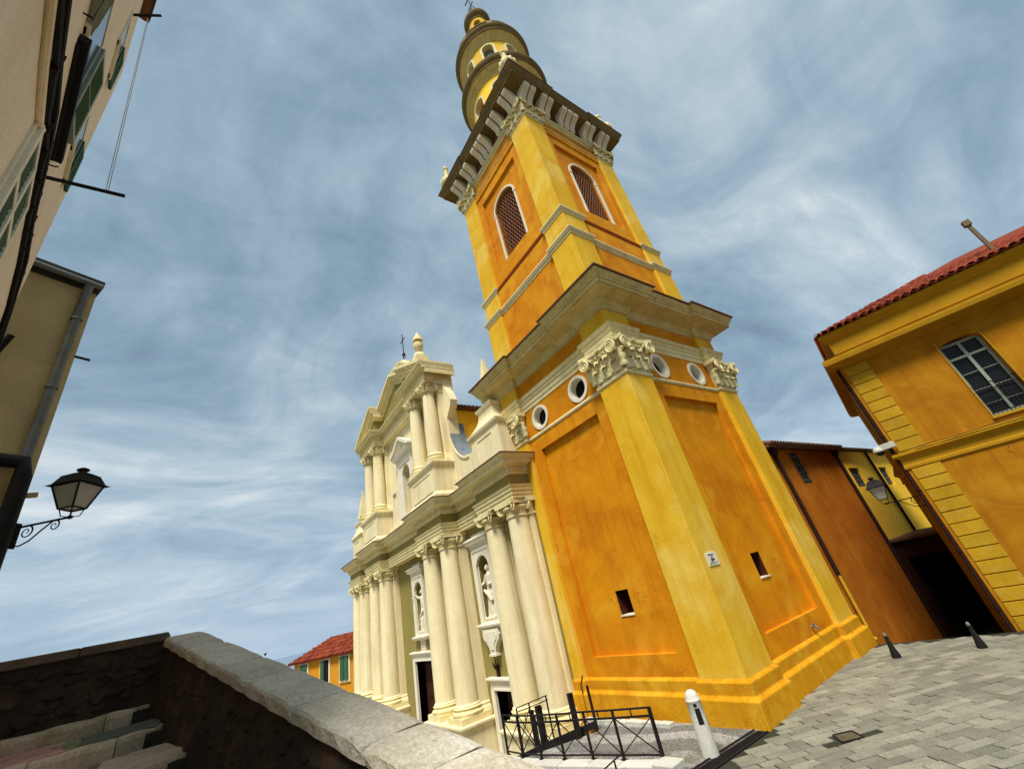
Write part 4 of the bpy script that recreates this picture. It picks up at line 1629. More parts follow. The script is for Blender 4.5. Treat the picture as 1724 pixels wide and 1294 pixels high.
# small pediment
for s in (1, -1):
    a = (s * 1.62, 13.32)
    t = (0.0, 14.22)
    wf.prism([a, (s * 1.62, 13.44), (0, 14.38), (0, 14.16), (s * 1.30, 13.40)][::s], UY - 0.50, UY + 0.05, 'xz')
    wf.prism([(s * 1.40, 13.34), (s * 1.36, 13.42), (0, 14.18), (0, 14.08), (s * 1.2, 13.38)][::s], UY - 0.36, UY + 0.05, 'xz')
wf.prism([(-1.3, 13.33), (1.3, 13.33), (0, 14.2)], UY - 0.14, UY + 0.02, 'xz')
win = fpart('window', wf, M['white'])
g = MB()
g.box(-0.62, 0.62, UY + 0.40, UY + 0.44, 9.4, 12.5)
fpart('pane', g, M['glass'], win)
g = MB()
for i in range(5):
    u = -0.48 + i * 0.24
    g.box(u - 0.018, u + 0.018, UY + 0.34, UY + 0.38, 9.4, 12.46 - 0.25 * abs(u))
for i in range(9):
    z = 9.65 + i * 0.34
    g.box(-0.6, 0.6, UY + 0.345, UY + 0.385, z - 0.015, z + 0.015)
tag(fpart('glazing_bars', g, M['white'], win), kind='stuff')
for s in (1, -1):
    p = MB()
    x0, x1 = sorted((s * 1.75, s * 2.75))
    p.holed((x0, x1, 8.9, 11.4), dens([(x0 + 0.14, 9.05), (x1 - 0.14, 9.05), (x1 - 0.14, 11.25), (x0 + 0.14, 11.25)], 0.4), UY - 0.12, 0.115)
    p.box(x0, x0 + 0.001, UY - 0.12, UY, 8.9, 11.4)
    p.box(x1 - 0.001, x1, UY - 0.12, UY, 8.9, 11.4)
    p.box(x0, x1, UY - 0.12, UY, 11.399, 11.4)
    fpart('side_panel', p, M['white'])


def corinth_cap(b, r, z0):
    h = 0.60
    b.lathe([(r, z0 - 0.02), (r + 0.045, z0), (r + 0.045, z0 + 0.04), (r, z0 + 0.06), (r + 0.02, z0 + 0.25), (r + 0.08, z0 + 0.45), (r + 0.16, z0 + 0.50)], n=20)
    for k in range(8):
        st = len(b.v)
        leaf(b, 0, r - 0.01, z0 + 0.04, 0.26, 0.27, 0.10, 0, 6, 4)
        b.xform(Matrix.Rotation(k * PI / 4, 4, 'Z'), st)
        st = len(b.v)
        leaf(b, 0, r, z0 + 0.08, 0.24, 0.40, 0.10, 0.02, 6, 4)
        b.xform(Matrix.Rotation((k + 0.5) * PI / 4, 4, 'Z'), st)
    for k in range(4):
        a = PI / 4 + k * PI / 2
        ex = (math.cos(a), math.sin(a), 0)
        spiral(b, ((r + 0.20) * ex[0], (r + 0.20) * ex[1], z0 + 0.42), ex, (0, 0, 1), 0.09, 1.6, 0.035, -1, 18, PI / 2)
        b.obox(((r + 0.19) * ex[0], (r + 0.19) * ex[1], z0 + 0.42), ex, (-ex[1], ex[0], 0), (0, 0, 1), 0.07, 0.04, 0.07)
    pts = []
    hh = r + 0.20
    for k in range(4):
        a = k * PI / 2
        ca, sa = math.cos(a), math.sin(a)
        for i in range(9):
            u = -1 + 2 * i / 9
            x, y = u * hh, -(hh - 0.10 * (1 - u * u))
            pts.append((x * ca - y * sa, x * sa + y * ca))
    b.prism(pts, z0 + 0.51, z0 + 0.62, 'xy')


up = make_column(0.39, 0.33, 10.33, 14.45, 15.07, corinth_cap)
for s in (1, -1):
    for xx in (5.62, 3.62):
        put_column(up, s * xx, -0.74)
pu = MB()
pu.box(-0.42, 0.42, -0.26, 0.05, 10.35, 14.5)
pu.sweep([(-0.42, 0.05), (-0.42, -0.26), (0.42, -0.26), (0.42, 0.05)], [(0.12, 10.33), (0.12, 10.50), (0.08, 10.58), (0.04, 10.64), (0.05, 10.72), (0.0, 10.80)], closed=False)
pu.sweep([(-0.42, 0.05), (-0.42, -0.26), (0.42, -0.26), (0.42, 0.05)], [(0.0, 14.43), (0.04, 14.45), (0.04, 14.49), (0.0, 14.52)], closed=False)
pu.box(-0.43, 0.43, -0.28, 0.05, 14.5, 14.98)
for i in range(3):
    leaf(pu, -0.28 + 0.28 * i, 0.27, 14.52, 0.28, 0.26, 0.10, 0, 6, 4)
for i in range(4):
    leaf(pu, -0.42 + 0.28 * i, 0.28, 14.55, 0.26, 0.40, 0.11, 0.02, 6, 4)
for s in (-1, 1):
    spiral(pu, (s * 0.44, -0.40, 14.86), (s, 0, 0), (0, 0, 1), 0.09, 1.6, 0.035, -1, 18, PI / 2)
pu.box(-0.58, 0.58, -0.46, 0.05, 14.96, 15.07)
pum = pu.mesh('upper_pilaster', M['pale'])
for s in (1, -1):
    for xx in (5.72, 3.62):
        link('upper_pilaster', pum, fac, (s * xx, UY, 0))
for s in (1, -1):
    x0, x1 = sorted((s * 2.98, s * 6.26))
    p = MB()
    p.box(x0, x1, -1.22, 0.4, 8.35, 10.1)
    pth = [(x0, 0.3), (x0, -1.22), (x1, -1.22), (x1, 0.3)]
    p.sweep(pth, [(0.0, 10.04), (0.03, 10.06), (0.04, 10.14), (0.12, 10.20), (0.14, 10.26), (0.14, 10.30), (0.0, 10.335)], closed=False, inner=-1.0)
    p.sweep(pth, [(0.12, 8.3), (0.12, 8.62), (0.06, 8.72), (0.0, 8.80)], closed=False)
    p.ring([(x0 + 0.5, 8.95), (x1 - 0.5, 8.95), (x1 - 0.5, 9.85), (x0 + 0.5, 9.85)], 0.06, -1.25, -1.21)
    fpart('upper_pedestal', p, M['pale'])
# plinth course of the upper storey between pedestals
p = MB()
p.box(-2.98, 2.98, UY - 0.25, 0.3, 8.35, 9.0)
fpart('upper_plinth', p, M['pale'])

# upper entablature
YU, YUr = -1.10, -0.45
XU0, XU1 = 3.10, 6.12
uent = [(-XU1, 0.6), (-XU1, YU), (-XU0, YU), (-XU0, YUr), (XU0, YUr), (XU0, YU), (XU1, YU), (XU1, 0.6)]
upoly = uent + [(XU1, 0.62), (-XU1, 0.62)]
core = MB()
core.prism(upoly, 15.07, 15.95, 'xy')
fpart('upper_frieze', core, M['pale'])
b = MB()
b.sweep(uent, [(0.012, 15.06), (0.012, 15.16), (0.04, 15.17), (0.04, 15.28), (0.09, 15.33), (0.10, 15.38), (0.0, 15.40)], closed=False, inner=-0.2)
fpart('upper_architrave', b, M['cream'])
b = MB()
b.sweep(uent, [(0.0, 15.58), (0.05, 15.60), (0.05, 15.64), (0.08, 15.66), (0.08, 15.76), (0.13, 15.80), (0.34, 15.83), (0.34, 15.93), (0.38, 15.95), (0.44, 16.03), (0.44, 16.07), (0.0, 16.12)], closed=False, inner=-0.3)
fpart('upper_cornice', b, M['cream'])
tag(fpart('upper_dentils', dentil_row(uent, 0.08, 15.67, 15.755, 0.07, 0.06, 0.06, closed=False), M['cream']), kind='stuff')
# pediment
SL = 0.448
ZP = 16.08
tym = MB()
tym.prism([(-XU1, 16.05), (XU1, 16.05), (0, 16.05 + SL * XU1)], YUr + 0.02, 0.6, 'xz')
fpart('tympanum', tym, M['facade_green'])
for s in (1, -1):
    tm = MB()
    x0, x1 = XU0, XU1
    tm.prism([(s * x0, 16.05), (s * x1, 16.05), (s * x0, 16.05 + SL * (x1 - x0))][::s], YU + 0.02, YUr + 0.1, 'xz')
    fpart('tympanum_end', tm, M['facade_green'])


def rake(b, s, xa, xb, yf, lay):
    """raking cornice from x=xa (outer) to x=xb (inner): layers of (projection, lower offset, upper offset)"""
    for pj, lo, hi in lay:
        def z(x):
            return ZP + SL * (XU1 + 0.44 - x)
        poly = [(s * xa, z(xa) + lo), (s * xa, z(xa) + hi), (s * xb, z(xb) + hi), (s * xb, z(xb) + lo)]
        b.prism(poly[::-s], yf - pj, 0.66 - pj * 0.1, 'xz')


LAY = [(0.10, -0.62, -0.30), (0.30, -0.34, -0.14), (0.38, -0.18, 0.0), (0.45, -0.04, 0.16)]
for s in (1, -1):
    r_ = MB()
    rake(r_, s, XU1 + 0.44, XU0 - 0.38, YU, LAY)
    fpart('raking_cornice', r_, M['cream'])
    r_ = MB()
    rake(r_, s, XU0 - 0.30, 0.0, YUr, LAY)
    fpart('raking_cornice', r_, M['cream'])
# cross pedestal and cross above the pediment
p = MB()
p.box(-0.75, 0.75, -0.3, 1.2, 18.9, 19.65)
p.sweep([(-0.75, 1.2), (-0.75, -0.3), (0.75, -0.3), (0.75, 1.2)], [(0.0, 19.55), (0.16, 19.65), (0.16, 19.78), (0.0, 19.86)], closed=False, inner=-0.5)
p.hexa([(-0.75, -0.3, 19.84), (0.75, -0.3, 19.84), (0.75, 1.2, 19.84), (-0.75, 1.2, 19.84), (-0.12, 0.3, 20.6), (0.12, 0.3, 20.6), (0.12, 0.6, 20.6), (-0.12, 0.6, 20.6)])
fpart('cross_pedestal', p, M['cream'])
c = MB()
c.tube([(0, 0.45, 20.5), (0, 0.45, 23.0)], 0.035, 6)
c.tube([(-0.42, 0.45, 22.45), (0.42, 0.45, 22.45)], 0.035, 6)
c.lathe([(0, 21.0), (0.12, 21.08), (0.12, 21.2), (0, 21.3)], c=(0, 0.45, 0), n=10)
for s in (-1, 1):
    c.tube([(s * 0.35, 0.45, 20.6), (s * 0.18, 0.45, 21.0), (0, 0.45, 21.5)], 0.022, 5)
fpart('cross', c, M['iron'])
# urn on the right end of the pediment
u = MB()
u.box(5.25, 6.0, -1.35, -0.6, 16.3, 16.95)
u.lathe([(0.37, 16.95), (0.37, 17.05), (0.30, 17.22), (0.10, 17.32), (0.10, 17.42), (0.26, 17.60), (0.30, 17.85), (0.24, 18.02), (0.12, 18.08), (0.12, 18.12), (0.32, 18.18), (0.30, 18.3), (0.14, 18.58), (0.03, 18.8), (0.0, 18.82)], c=(5.62, -0.98, 0), n=24)
fpart('pediment_urn', u, M['cream'])

# --- attic blocks with obelisks over the outer pairs, scroll walls beside the upper storey
for s in (1, -1):
    x0, x1 = sorted((s * 9.0, s * 11.35))
    p = MB()
    p.box(x0, x1, -0.55, 0.9, 8.3, 10.2)
    pth = [(x0, 0.7), (x0, -0.55), (x1, -0.55), (x1, 0.7)]
    p.sweep(pth, [(0.0, 10.12), (0.04, 10.16), (0.10, 10.24), (0.12, 10.32), (0.12, 10.36), (0.0, 10.42)], closed=False, inner=-0.8)
    p.ring([(x0 + 0.55, 8.9), (x1 - 0.55, 8.9), (x1 - 0.55, 9.9), (x0 + 0.55, 9.9)], 0.07, -0.58, -0.54)
    # flaring neck
    xc_ = 10.2 if s > 0 else -10.75
    prev = None
    for i in range(9):
        t = i / 8
        hw = 0.60 + 0.52 * (1 - t) ** 2.6
        z = 10.38 + 0.92 * t
        cur = (hw, z)
        if prev:
            a0, z0 = prev
            d0, d1 = a0 * 0.72, hw * 0.72
            p.hexa([(xc_ - a0, 0.15 - d0, z0), (xc_ + a0, 0.15 - d0, z0), (xc_ + a0, 0.15 + d0, z0), (xc_ - a0, 0.15 + d0, z0),
                    (xc_ - hw, 0.15 - d1, z), (xc_ + hw, 0.15 - d1, z), (xc_ + hw, 0.15 + d1, z), (xc_ - hw, 0.15 + d1, z)])
        prev = cur
    k = [(xc_ - 0.58, -0.28), (xc_ + 0.58, -0.28), (xc_ + 0.58, 0.58), (xc_ - 0.58, 0.58)]
    p.sweep(k, [(0.0, 11.26), (0.06, 11.30), (0.10, 11.40), (0.10, 11.46), (0.0, 11.50)], inner=-0.3)
    p.box(xc_ - 0.45, xc_ + 0.45, -0.2, 0.5, 11.3, 11.52)
    fpart('attic_block', p, M['pale'])
    q = MB()
    q.lathe([(0.40, 11.5), (0.42, 11.55), (0.30, 11.62), (0.28, 11.70), (0.44, 11.80), (0.44, 11.92), (0.30, 11.98)], c=(xc_, 0.15, 0), n=16)
    q.hexa([(xc_ - 0.36, -0.21, 11.96), (xc_ + 0.36, -0.21, 11.96), (xc_ + 0.36, 0.51, 11.96), (xc_ - 0.36, 0.51, 11.96),
            (xc_ - 0.03, 0.12, 14.15), (xc_ + 0.03, 0.12, 14.15), (xc_ + 0.03, 0.18, 14.15), (xc_ - 0.03, 0.18, 14.15)])
    fpart('obelisk', q, M['cream'])
    # scroll wall
    arc = []
    for i in range(13):
        a = -PI / 2 - (PI / 2) * i / 12
        arc.append((s * (7.95 + 1.75 * math.cos(a)), 12.5 + 2.5 * math.sin(a)))
    pts = [(s * 5.9, 8.35), (s * 9.02, 8.35), (s * 9.02, 10.12)] + arc + [(s * 6.32, 12.8), (s * 6.82, 13.25), (s * 6.95, 13.6), (s * 6.75, 14.1), (s * 6.36, 14.7), (s * 5.9, 14.7)]
    p = MB()
    p.prism(pts[::s], -0.12, 0.30, 'xz')
    fpart('scroll_wall', p, M['pale'])
    p = MB()
    for i in range(len(arc) - 1):
        (xa, za), (xb, zb) = arc[i], arc[i + 1]
        p.hexa([(xa, -0.18, za - 0.10), (xb, -0.18, zb - 0.10), (xb, -0.1, zb - 0.10), (xa, -0.1, za - 0.10), (xa, -0.18, za + 0.03), (xb, -0.18, zb + 0.03), (xb, -0.1, zb + 0.03), (xa, -0.1, za + 0.03)])
    fpart('scroll_edge', p, M['pale'])
    ld = MB()
    for i in range(len(arc) - 1):
        (xa, za), (xb, zb) = arc[i], arc[i + 1]
        dx, dz = xb - xa, zb - za
        L = math.hypot(dx, dz)
        nx, nz = (dz / L, -dx / L)
        if nz < 0:
            nx, nz = -nx, -nz
        ld.hexa([(xa, -0.08, za + 0.004), (xb, -0.08, zb + 0.004), (xb, 0.85, zb + 0.004), (xa, 0.85, za + 0.004), (xa + nx * 0.04, -0.08, za + nz * 0.04), (xb + nx * 0.04, -0.08, zb + nz * 0.04), (xb + nx * 0.04, 0.85, zb + nz * 0.04), (xa + nx * 0.04, 0.85, za + nz * 0.04)])
    fpart('lead_capping', ld, M['lead'])


# ------------------------------------------------------------------ statues in the niches
def statue(name, label, x, y, z0, H, arm):
    bm = MB()

    def ell(rings, n=18):
        vs, fs = [], []
        for (cx_, cy_, z, rx, ry, fold) in rings:
            for k in range(n):
                a = 2 * PI * k / n
                f = 1 + fold * math.sin(a * 5 + z * 2.0)
                vs.append((cx_ + rx * f * math.cos(a), cy_ + ry * f * math.sin(a), z))
        for i in range(len(rings) - 1):
            for k in range(n):
                fs.append((i * n + k, i * n + (k + 1) % n, (i + 1) * n + (k + 1) % n, (i + 1) * n + k))
        fs.append(tuple(reversed(range(n))))
        fs.append(tuple((len(rings) - 1) * n + k for k in range(n)))
        bm.add(vs, fs, True)
    h = H
    # robe, hips, chest, shoulders, neck, head
    ell([(0, 0, 0, .17 * h, .13 * h, .10), (0.0, 0, .10 * h, .155 * h, .12 * h, .12), (0.01 * h, -.01 * h, .28 * h, .125 * h, .10 * h, .10), (.012 * h, -.01 * h, .44 * h, .125 * h, .098 * h, .07),
         (.005 * h, 0, .56 * h, .105 * h, .085 * h, .05), (0, 0, .68 * h, .125 * h, .09 * h, .04), (0, 0, .78 * h, .135 * h, .085 * h, .02), (0, 0, .83 * h, .075 * h, .06 * h, 0), (0, -.005 * h, .855 * h, .042 * h, .042 * h, 0), (0, -.01 * h, .875 * h, .042 * h, .045 * h, 0)])
    ell([(0, -.015 * h, .865 * h, .028 * h, .032 * h, 0), (0, -.018 * h, .89 * h, .052 * h, .062 * h, 0), (0, -.016 * h, .925 * h, .062 * h, .07 * h, 0), (0, -.012 * h, .965 * h, .055 * h, .062 * h, 0), (0, -.01 * h, .995 * h, .022 * h, .026 * h, 0)], 14)
    bm.tube([(0, -.082 * h, .925 * h), (0, -.098 * h, .905 * h), (0, -.082 * h, .898 * h)], .012 * h, 6)
    if arm == 'staff':
        bm.tube([(-.12 * h, 0, .79 * h), (-.19 * h, -.03 * h, .66 * h), (-.19 * h, -.11 * h, .62 * h)], .04 * h, 8, [.046 * h, .038 * h, .026 * h])
        bm.tube([(.12 * h, 0, .79 * h), (.17 * h, -.02 * h, .63 * h), (.06 * h, -.12 * h, .60 * h)], .04 * h, 8, [.046 * h, .038 * h, .026 * h])
        bm.tube([(-.20 * h, -.12 * h, .02 * h), (-.19 * h, -.12 * h, .99 * h)], .013 * h, 6)
        bm.tube([(-.14 * h, -.09 * h, .52 * h), (0, -.12 * h, .44 * h), (.12 * h, -.10 * h, .30 * h)], .03 * h, 8)
    else:
        bm.tube([(-.12 * h, 0, .79 * h), (-.21 * h, -.06 * h, .80 * h), (-.26 * h, -.14 * h, .90 * h)], .04 * h, 8, [.046 * h, .036 * h, .024 * h])
        bm.tube([(.12 * h, 0, .79 * h), (.18 * h, -.03 * h, .66 * h), (.12 * h, -.11 * h, .56 * h)], .04 * h, 8, [.046 * h, .038 * h, .026 * h])
        bm.tube([(-.33 * h, -.20 * h, .80 * h), (-.18 * h, -.10 * h, .98 * h)], .014 * h, 6)
        bm.tube([(.14 * h, -.08 * h, .50 * h), (0, -.12 * h, .36 * h), (-.12 * h, -.10 * h, .16 * h)], .035 * h, 8)
        bm.tube([(.05 * h, -.11 * h, .30 * h), (.10 * h, -.12 * h, .02 * h)], .04 * h, 8)
    bm.box(-.19 * h, .19 * h, -.15 * h, .15 * h, -.06, .03 * h)
    o = bm.build(name, M['statue'])
    md = o.modifiers.new('blend', 'REMESH')
    md.mode = 'VOXEL'
    md.voxel_size = 0.03
    md.use_smooth_shade = True
    o.location = (x, y, z0)
    tag(o, label, 'statue')
    return o


statue('statue', 'pale stone statue holding an upright staff in the niche nearest the tower', FX + 7.30, Y0 + 0.30, 2.98, 2.12, 'staff')
statue('statue', 'pale stone statue with a raised arm in the niche over the middle church door', FX + 0.0, Y0 + 0.20, 2.98, 2.12, 'raise')

# iron torch bracket on the wall over the near door
tb = MB()
for s, l_ in ((-1, 0.30), (1, 0.38), (0, 0.2)):
    tb.tube([(0, -0.05, 0), (s * 0.07, -0.12, 0.06), (s * 0.11, -0.16, l_ * 0.6), (s * 0.09, -0.17, l_)], 0.03, 6, [0.045, 0.035, 0.028, 0.012])
tb.obox((0, -0.03, -0.05), (1, 0, 0), (0, 1, 0), (0, 0, 1), 0.10, 0.03, 0.20)
o = tb.build('torch_bracket', M['copper'])
o.location = (FX + 7.15, Y0 + 0.10, 1.18)
tag(o, 'dark branching metal bracket on the olive wall above the church door nearest the tower', 'wall bracket')

# ================================================================== NAVE AND ITS NEIGHBOURS
nave = thing('church_nave', 'yellow church nave with a brown tiled roof seen behind the facade', 'church', (X0, Y0, 0))
w = MB()
w.box(-23.2, -12.6, 0.56, 26, -2.2, 13.88)
w.build('wall', M['bright_yellow'], nave)
w = MB()
w.box(-12.62, -12.35, 2.6, 3.4, 9.0, 13.6)
w.box(-12.62, -12.35, 7.6, 8.4, 9.0, 13.6)
w.build('buttress', M['bright_yellow'], nave)
w = MB()
w.prism([(-23.5, 13.86), (-12.25, 13.86), (-12.25, 13.94), (-17.9, 16.2), (-23.5, 13.94)], 0.58, 26.2, 'xz')
rf = w.build('roof', M['tile_brown'], nave)
tl = MB()
for i in range(40):
    y = 0.75 + i * 0.26
    tl.tube([(-12.15, y, 13.94), (-13.6, y, 14.56)], 0.10, 6)
tag(tl.build('eave_tiles', M['tile_brown'], rf), kind='stuff')
w = MB()
w.box(-12.6, -7.3, 2.35, 14, -2.2, 8.0)
w.prism([(-12.6, 9.8), (-7.2, 8.0), (-12.6, 8.0)], 2.35, 14.0, 'xz')
w.build('aisle', M['bright_yellow'], nave)

# chapel house to the right of the tower: wall along the alley
ch = thing('side_house', 'rust orange house right behind the tower with one barred window under its eave', 'house', (X0, Y0, 0))
XW = -0.35
w = MB()
yw0, yw1, zt = 7.02, 14.2, 6.55
wy0, wy1, wz0, wz1 = 9.15, 10.30, 5.08, 6.42


def wall_x(b, x, y0, y1, z0, z1, wins, th=0.5):
    """wall in the plane x (outer face towards +x) with rectangular windows [(y0,y1,z0,z1)] in one row"""
    ys = y0
    for (a, c, p, q) in sorted(wins):
        b.box(x - th, x, ys, a, z0, z1)
        b.box(x - th, x, a, c, z0, p)
        b.box(x - th, x, a, c, q, z1)
        ys = c
    b.box(x - th, x, ys, y1, z0, z1)


wall_x(w, XW, yw0, yw1, -3.0, zt, [(wy0, wy1, wz0, wz1)])
w.box(-7.2, XW - 0.45, 7.01, 14.19, -3.0, zt - 0.01)
w.build('wall', M['rust_wall'], ch)


def barred(parent, x, y0, y1, z0, z1, fm, gm=None):
    g = MB()
    g.box(x - 0.20, x - 0.16, y0, y1, z0, z1)
    wn_ = g.build('window', M['dark'], parent)
    f = MB()
    nb_ = 4
    for i in range(nb_):
        y = y0 + (y1 - y0) * (i + 0.5) / nb_
        f.bar((x - 0.10, y, z0), (x - 0.10, y, z1), 0.014)
    for i in range(4):
        z = z0 + (z1 - z0) * (i + 0.5) / 4
        f.bar((x - 0.105, y0, z), (x - 0.105, y1, z), 0.014)
    f.build('window_grille', fm, wn_)
    return wn_


barred(ch, XW, wy0, wy1, wz0, wz1, M['zinc'])
r = MB()
r.prism([(XW + 0.28, 6.50), (XW + 0.28, 6.56), (-4.0, 8.0), (-7.4, 6.6), (-7.4, 6.5)], 7.03, 14.45, 'xz')
rf = r.build('roof', M['tile_brown'], ch)
tl = MB()
for i in range(30):
    y = 7.15 + i * 0.25
    tl.tube([(XW + 0.40, y, 6.60), (XW - 1.6, y, 7.28)], 0.10, 6)
tag(tl.build('eave_tiles', M['tile_brown'], rf), kind='stuff')
for name, y, zsplit, m2, lab in (('drain_pipe', 7.62, 1.92, 'ochre_quoin', 'downpipe beside the tower, black above and painted yellow near the ground'),
                                 ('drain_pipe', 14.05, None, None, 'black downpipe at the far corner of the rust orange house by the alley')):
    d = thing(name, lab, 'drainpipe', (X0 + XW + 0.10, Y0 + y, 0))
    p = MB()
    p.lathe([(0.17, 6.48), (0.17, 6.36), (0.07, 6.18), (0.07, 6.1)], n=12)
    p.tube([(0, 0, 6.2), (0, 0, zsplit if zsplit else -1.6)], 0.065, 10)
    p.build('pipe', M['copper'], d)
    if zsplit:
        p = MB()
        p.tube([(0, 0, zsplit), (0, 0, 0.12), (0.10, 0, 0.02)], 0.055, 10)
        p.build('lower_pipe', M['ochre_quoin'], d)

# second house beyond, brighter
sh2 = thing('far_yellow_house', 'bright yellow house further down the alley with small deep windows', 'house', (X0, Y0, 0))
XV = -0.6
w = MB()
wall_x(w, XV, 14.3, 30, -4, 6.7, [(15.9, 17.4, 4.8, 5.76), (20.7, 22.1, 4.75, 5.76)])
w.box(-7.2, XV - 0.45, 14.31, 29.9, -4, 6.69)
w.build('wall', M['bright_yellow'], sh2)
for a, c in ((15.9, 17.4), (20.7, 22.1)):
    barred(sh2, XV, a, c, 4.8, 5.76, M['zinc'])
r = MB()
r.prism([(XV + 0.30, 6.66), (XV + 0.30, 6.76), (-4.0, 8.0), (-7.4, 6.8), (-7.4, 6.66)], 14.5, 30.2, 'xz')
r.build('roof', M['tile_brown'], sh2)
d = MB()
d.tube([(XV + 0.10, 19.7, 6.6), (XV + 0.10, 19.7, -2)], 0.07, 8)
d.build('drain_pipe', M['copper'], sh2)

# covered passage closing the alley: a low red building, coloured near black for shade, with an archway
ps = thing('alley_passage', 'low covered passage coloured near black as shade, closing the alley between the two orange houses', 'passage', (X0, Y0 + 15.0, 0))
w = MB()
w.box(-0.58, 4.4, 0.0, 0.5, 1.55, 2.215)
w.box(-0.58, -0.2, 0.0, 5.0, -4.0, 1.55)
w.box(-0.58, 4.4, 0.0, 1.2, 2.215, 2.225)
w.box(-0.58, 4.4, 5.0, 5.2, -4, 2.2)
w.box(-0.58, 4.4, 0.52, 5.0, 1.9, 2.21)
w.build('wall', M['shade_rust'], ps)
w = MB()
w.box(-0.6, 4.6, -0.12, 5.2, 2.225, 2.33)
w.build('wall_coping', M['tile_brown'], ps)

# ================================================================== CORNER HOUSE ON THE RIGHT
HA = R(13.5)
hs = thing('corner_house', 'dark ochre corner house with yellow quoins, tall window and red tiled roof', 'house', (-3.46, 17.85, 0), HA)
HL = 11.0
HD = 10.2
w = MB()
wx0, wx1, wz0, wz1 = 2.46, 3.46, 5.22, 7.72
# front, y = 0 facing -y
w.box(0.0, wx0, 0.0, 0.5, -0.6, 8.4)
w.box(wx1, HL, 0.0, 0.5, -0.6, 8.4)
w.box(wx0, wx1, 0.0, 0.5, -0.6, wz0)
hole = arch((wx0 + wx1) / 2, 0.5 - 0.001, wz0 + 0.3, wz1 - 0.16, 8, 0.17)
w.holed((wx0, wx1, wz0, 8.4), dens([(wx0 + 0.001, wz0 + 0.001), (wx1 - 0.001, wz0 + 0.001)] + hole[2:], 0.3), 0.0, 0.5)
w.box(0.0, HL, 0.49, HD, -3.5, 8.39)
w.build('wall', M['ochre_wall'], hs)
# quoins
zs = 4.45
k = 0
while zs > -0.3:
    q = MB()
    z1_ = zs
    z0_ = zs - 0.345
    q.box(0.085, 0.80, -0.035, 0.02, z0_ + 0.014, z1_ - 0.014)
    q.build('quoin', M['ochre_quoin'], hs, 0.008)
    zs = z0_
zs = 8.17
while zs > 5.1:
    z0_ = max(4.99, zs - 0.352)
    q = MB()
    q.box(0.085, 0.76, -0.035, 0.02, z0_ + 0.014, zs - 0.014)
    q.build('quoin', M['ochre_quoin'], hs, 0.008)
    zs = z0_
b = MB()
b.sweep([(-0.0, HD), (0.0, 0.0), (HL, 0.0)], [(0.0, 4.44), (0.05, 4.47), (0.05, 4.55), (0.03, 4.58), (0.03, 4.78), (0.09, 4.82), (0.16, 4.88), (0.16, 4.96), (0.0, 5.0)], closed=False, inner=-0.2)
b.build('string_course', M['ochre_eave'], hs)
# side wall mouldings along the alley (painted panel strips)
b = MB()
for y in (1.0, 2.2, 5.2, 6.4):
    b.box(-0.05, 0.02, y, y + 0.35, -1.5, 4.4)
    b.box(-0.05, 0.02, y, y + 0.35, 5.0, 8.2)
b.build('side_pilaster', M['ochre_quoin'], hs)
# box eave: the lower shelf runs on along the side, the upper fascia stops almost flush with it
b = MB()
b.sweep([(0.19, HD + 0.3), (0.19, 0.0), (HL, 0.0)], [(0.0, 8.20), (0.10, 8.24), (0.46, 8.30), (0.46, 8.34), (0.52, 8.34), (0.54, 8.46), (0.54, 8.54), (0.30, 8.60)], closed=False, inner=-0.3)
b.build('cornice_shelf', M['ochre_eave'], hs)
b = MB()
b.sweep([(0.50, HD + 0.3), (0.50, 0.0), (HL, 0.0)], [(0.30, 8.58), (0.38, 8.64), (0.38, 9.12), (0.44, 9.16), (0.46, 9.22), (0.52, 9.28), (0.56, 9.36), (0.56, 9.42), (0.0, 9.5)], closed=False, inner=-0.3)
b.build('cornice', M['ochre_eave'], hs)
# hipped roof
rf = MB()
SLP = math.tan(R(24))
e = 0.60
ry = HD / 2
zr = 9.44 + (ry + e) * SLP
xs_ = -0.08
rf.add([(xs_, -e, 9.44), (HL, -e, 9.44), (HL, HD + e, 9.44), (xs_, HD + e, 9.44), (xs_ + ry + e, ry, zr), (HL, ry, zr)],
       [(0, 1, 5, 4), (0, 4, 3), (3, 4, 5, 2), (0, 3, 2, 1), (1, 2, 5)])
roof = rf.build('roof', M['tile'], hs)
tmesh = {}
# curved clay tiles: front slope (rows going up) and side slope along the eave
tb = MB()
L_ = 0.46
n = 6
vs = []
for i in range(2):
    rr = 0.115 if i == 0 else 0.09
    for q in range(n + 1):
        a = PI * q / n
        vs.append((rr * math.cos(a), L_ * i, rr * math.sin(a) * 0.9 + 0.02))
for i in range(2):
    rr = 0.095 if i == 0 else 0.07
    for q in range(n + 1):
        a = PI * q / n
        vs.append((rr * math.cos(a), L_ * i, rr * math.sin(a) * 0.9 + 0.02))
m_ = n + 1
fs = [(q, q + 1, m_ + q + 1, m_ + q) for q in range(n)]
fs += [(2 * m_ + q + 1, 2 * m_ + q, 3 * m_ + q, 3 * m_ + q + 1) for q in range(n)]
fs += [(q, 2 * m_ + q, 2 * m_ + q + 1, q + 1) for q in range(n)]
tb.add(vs, fs, True)
tme = tb.mesh('roof_tile', M['tile'])
sp = 0.235
cs = math.cos(R(24))
cnt = 0
for row in range(7):
    dd = row * 0.38
    for i in range(int((HL + e) / sp)):
        x = -e + 0.12 + i * sp
        y = -e - 0.06 + dd * cs
        if x < xs_ + (y + e) + 0.06 or x > 6.8:
            continue
        if cnt >= 200:
            break
        o = link('roof_tile', tme, roof, (x, y, 9.44 + (y + e) * SLP + 0.01))
        o.rotation_euler = (R(24) + random.uniform(-0.015, 0.015), random.uniform(-0.02, 0.02), random.uniform(-0.02, 0.02))
        cnt += 1
st = MB()
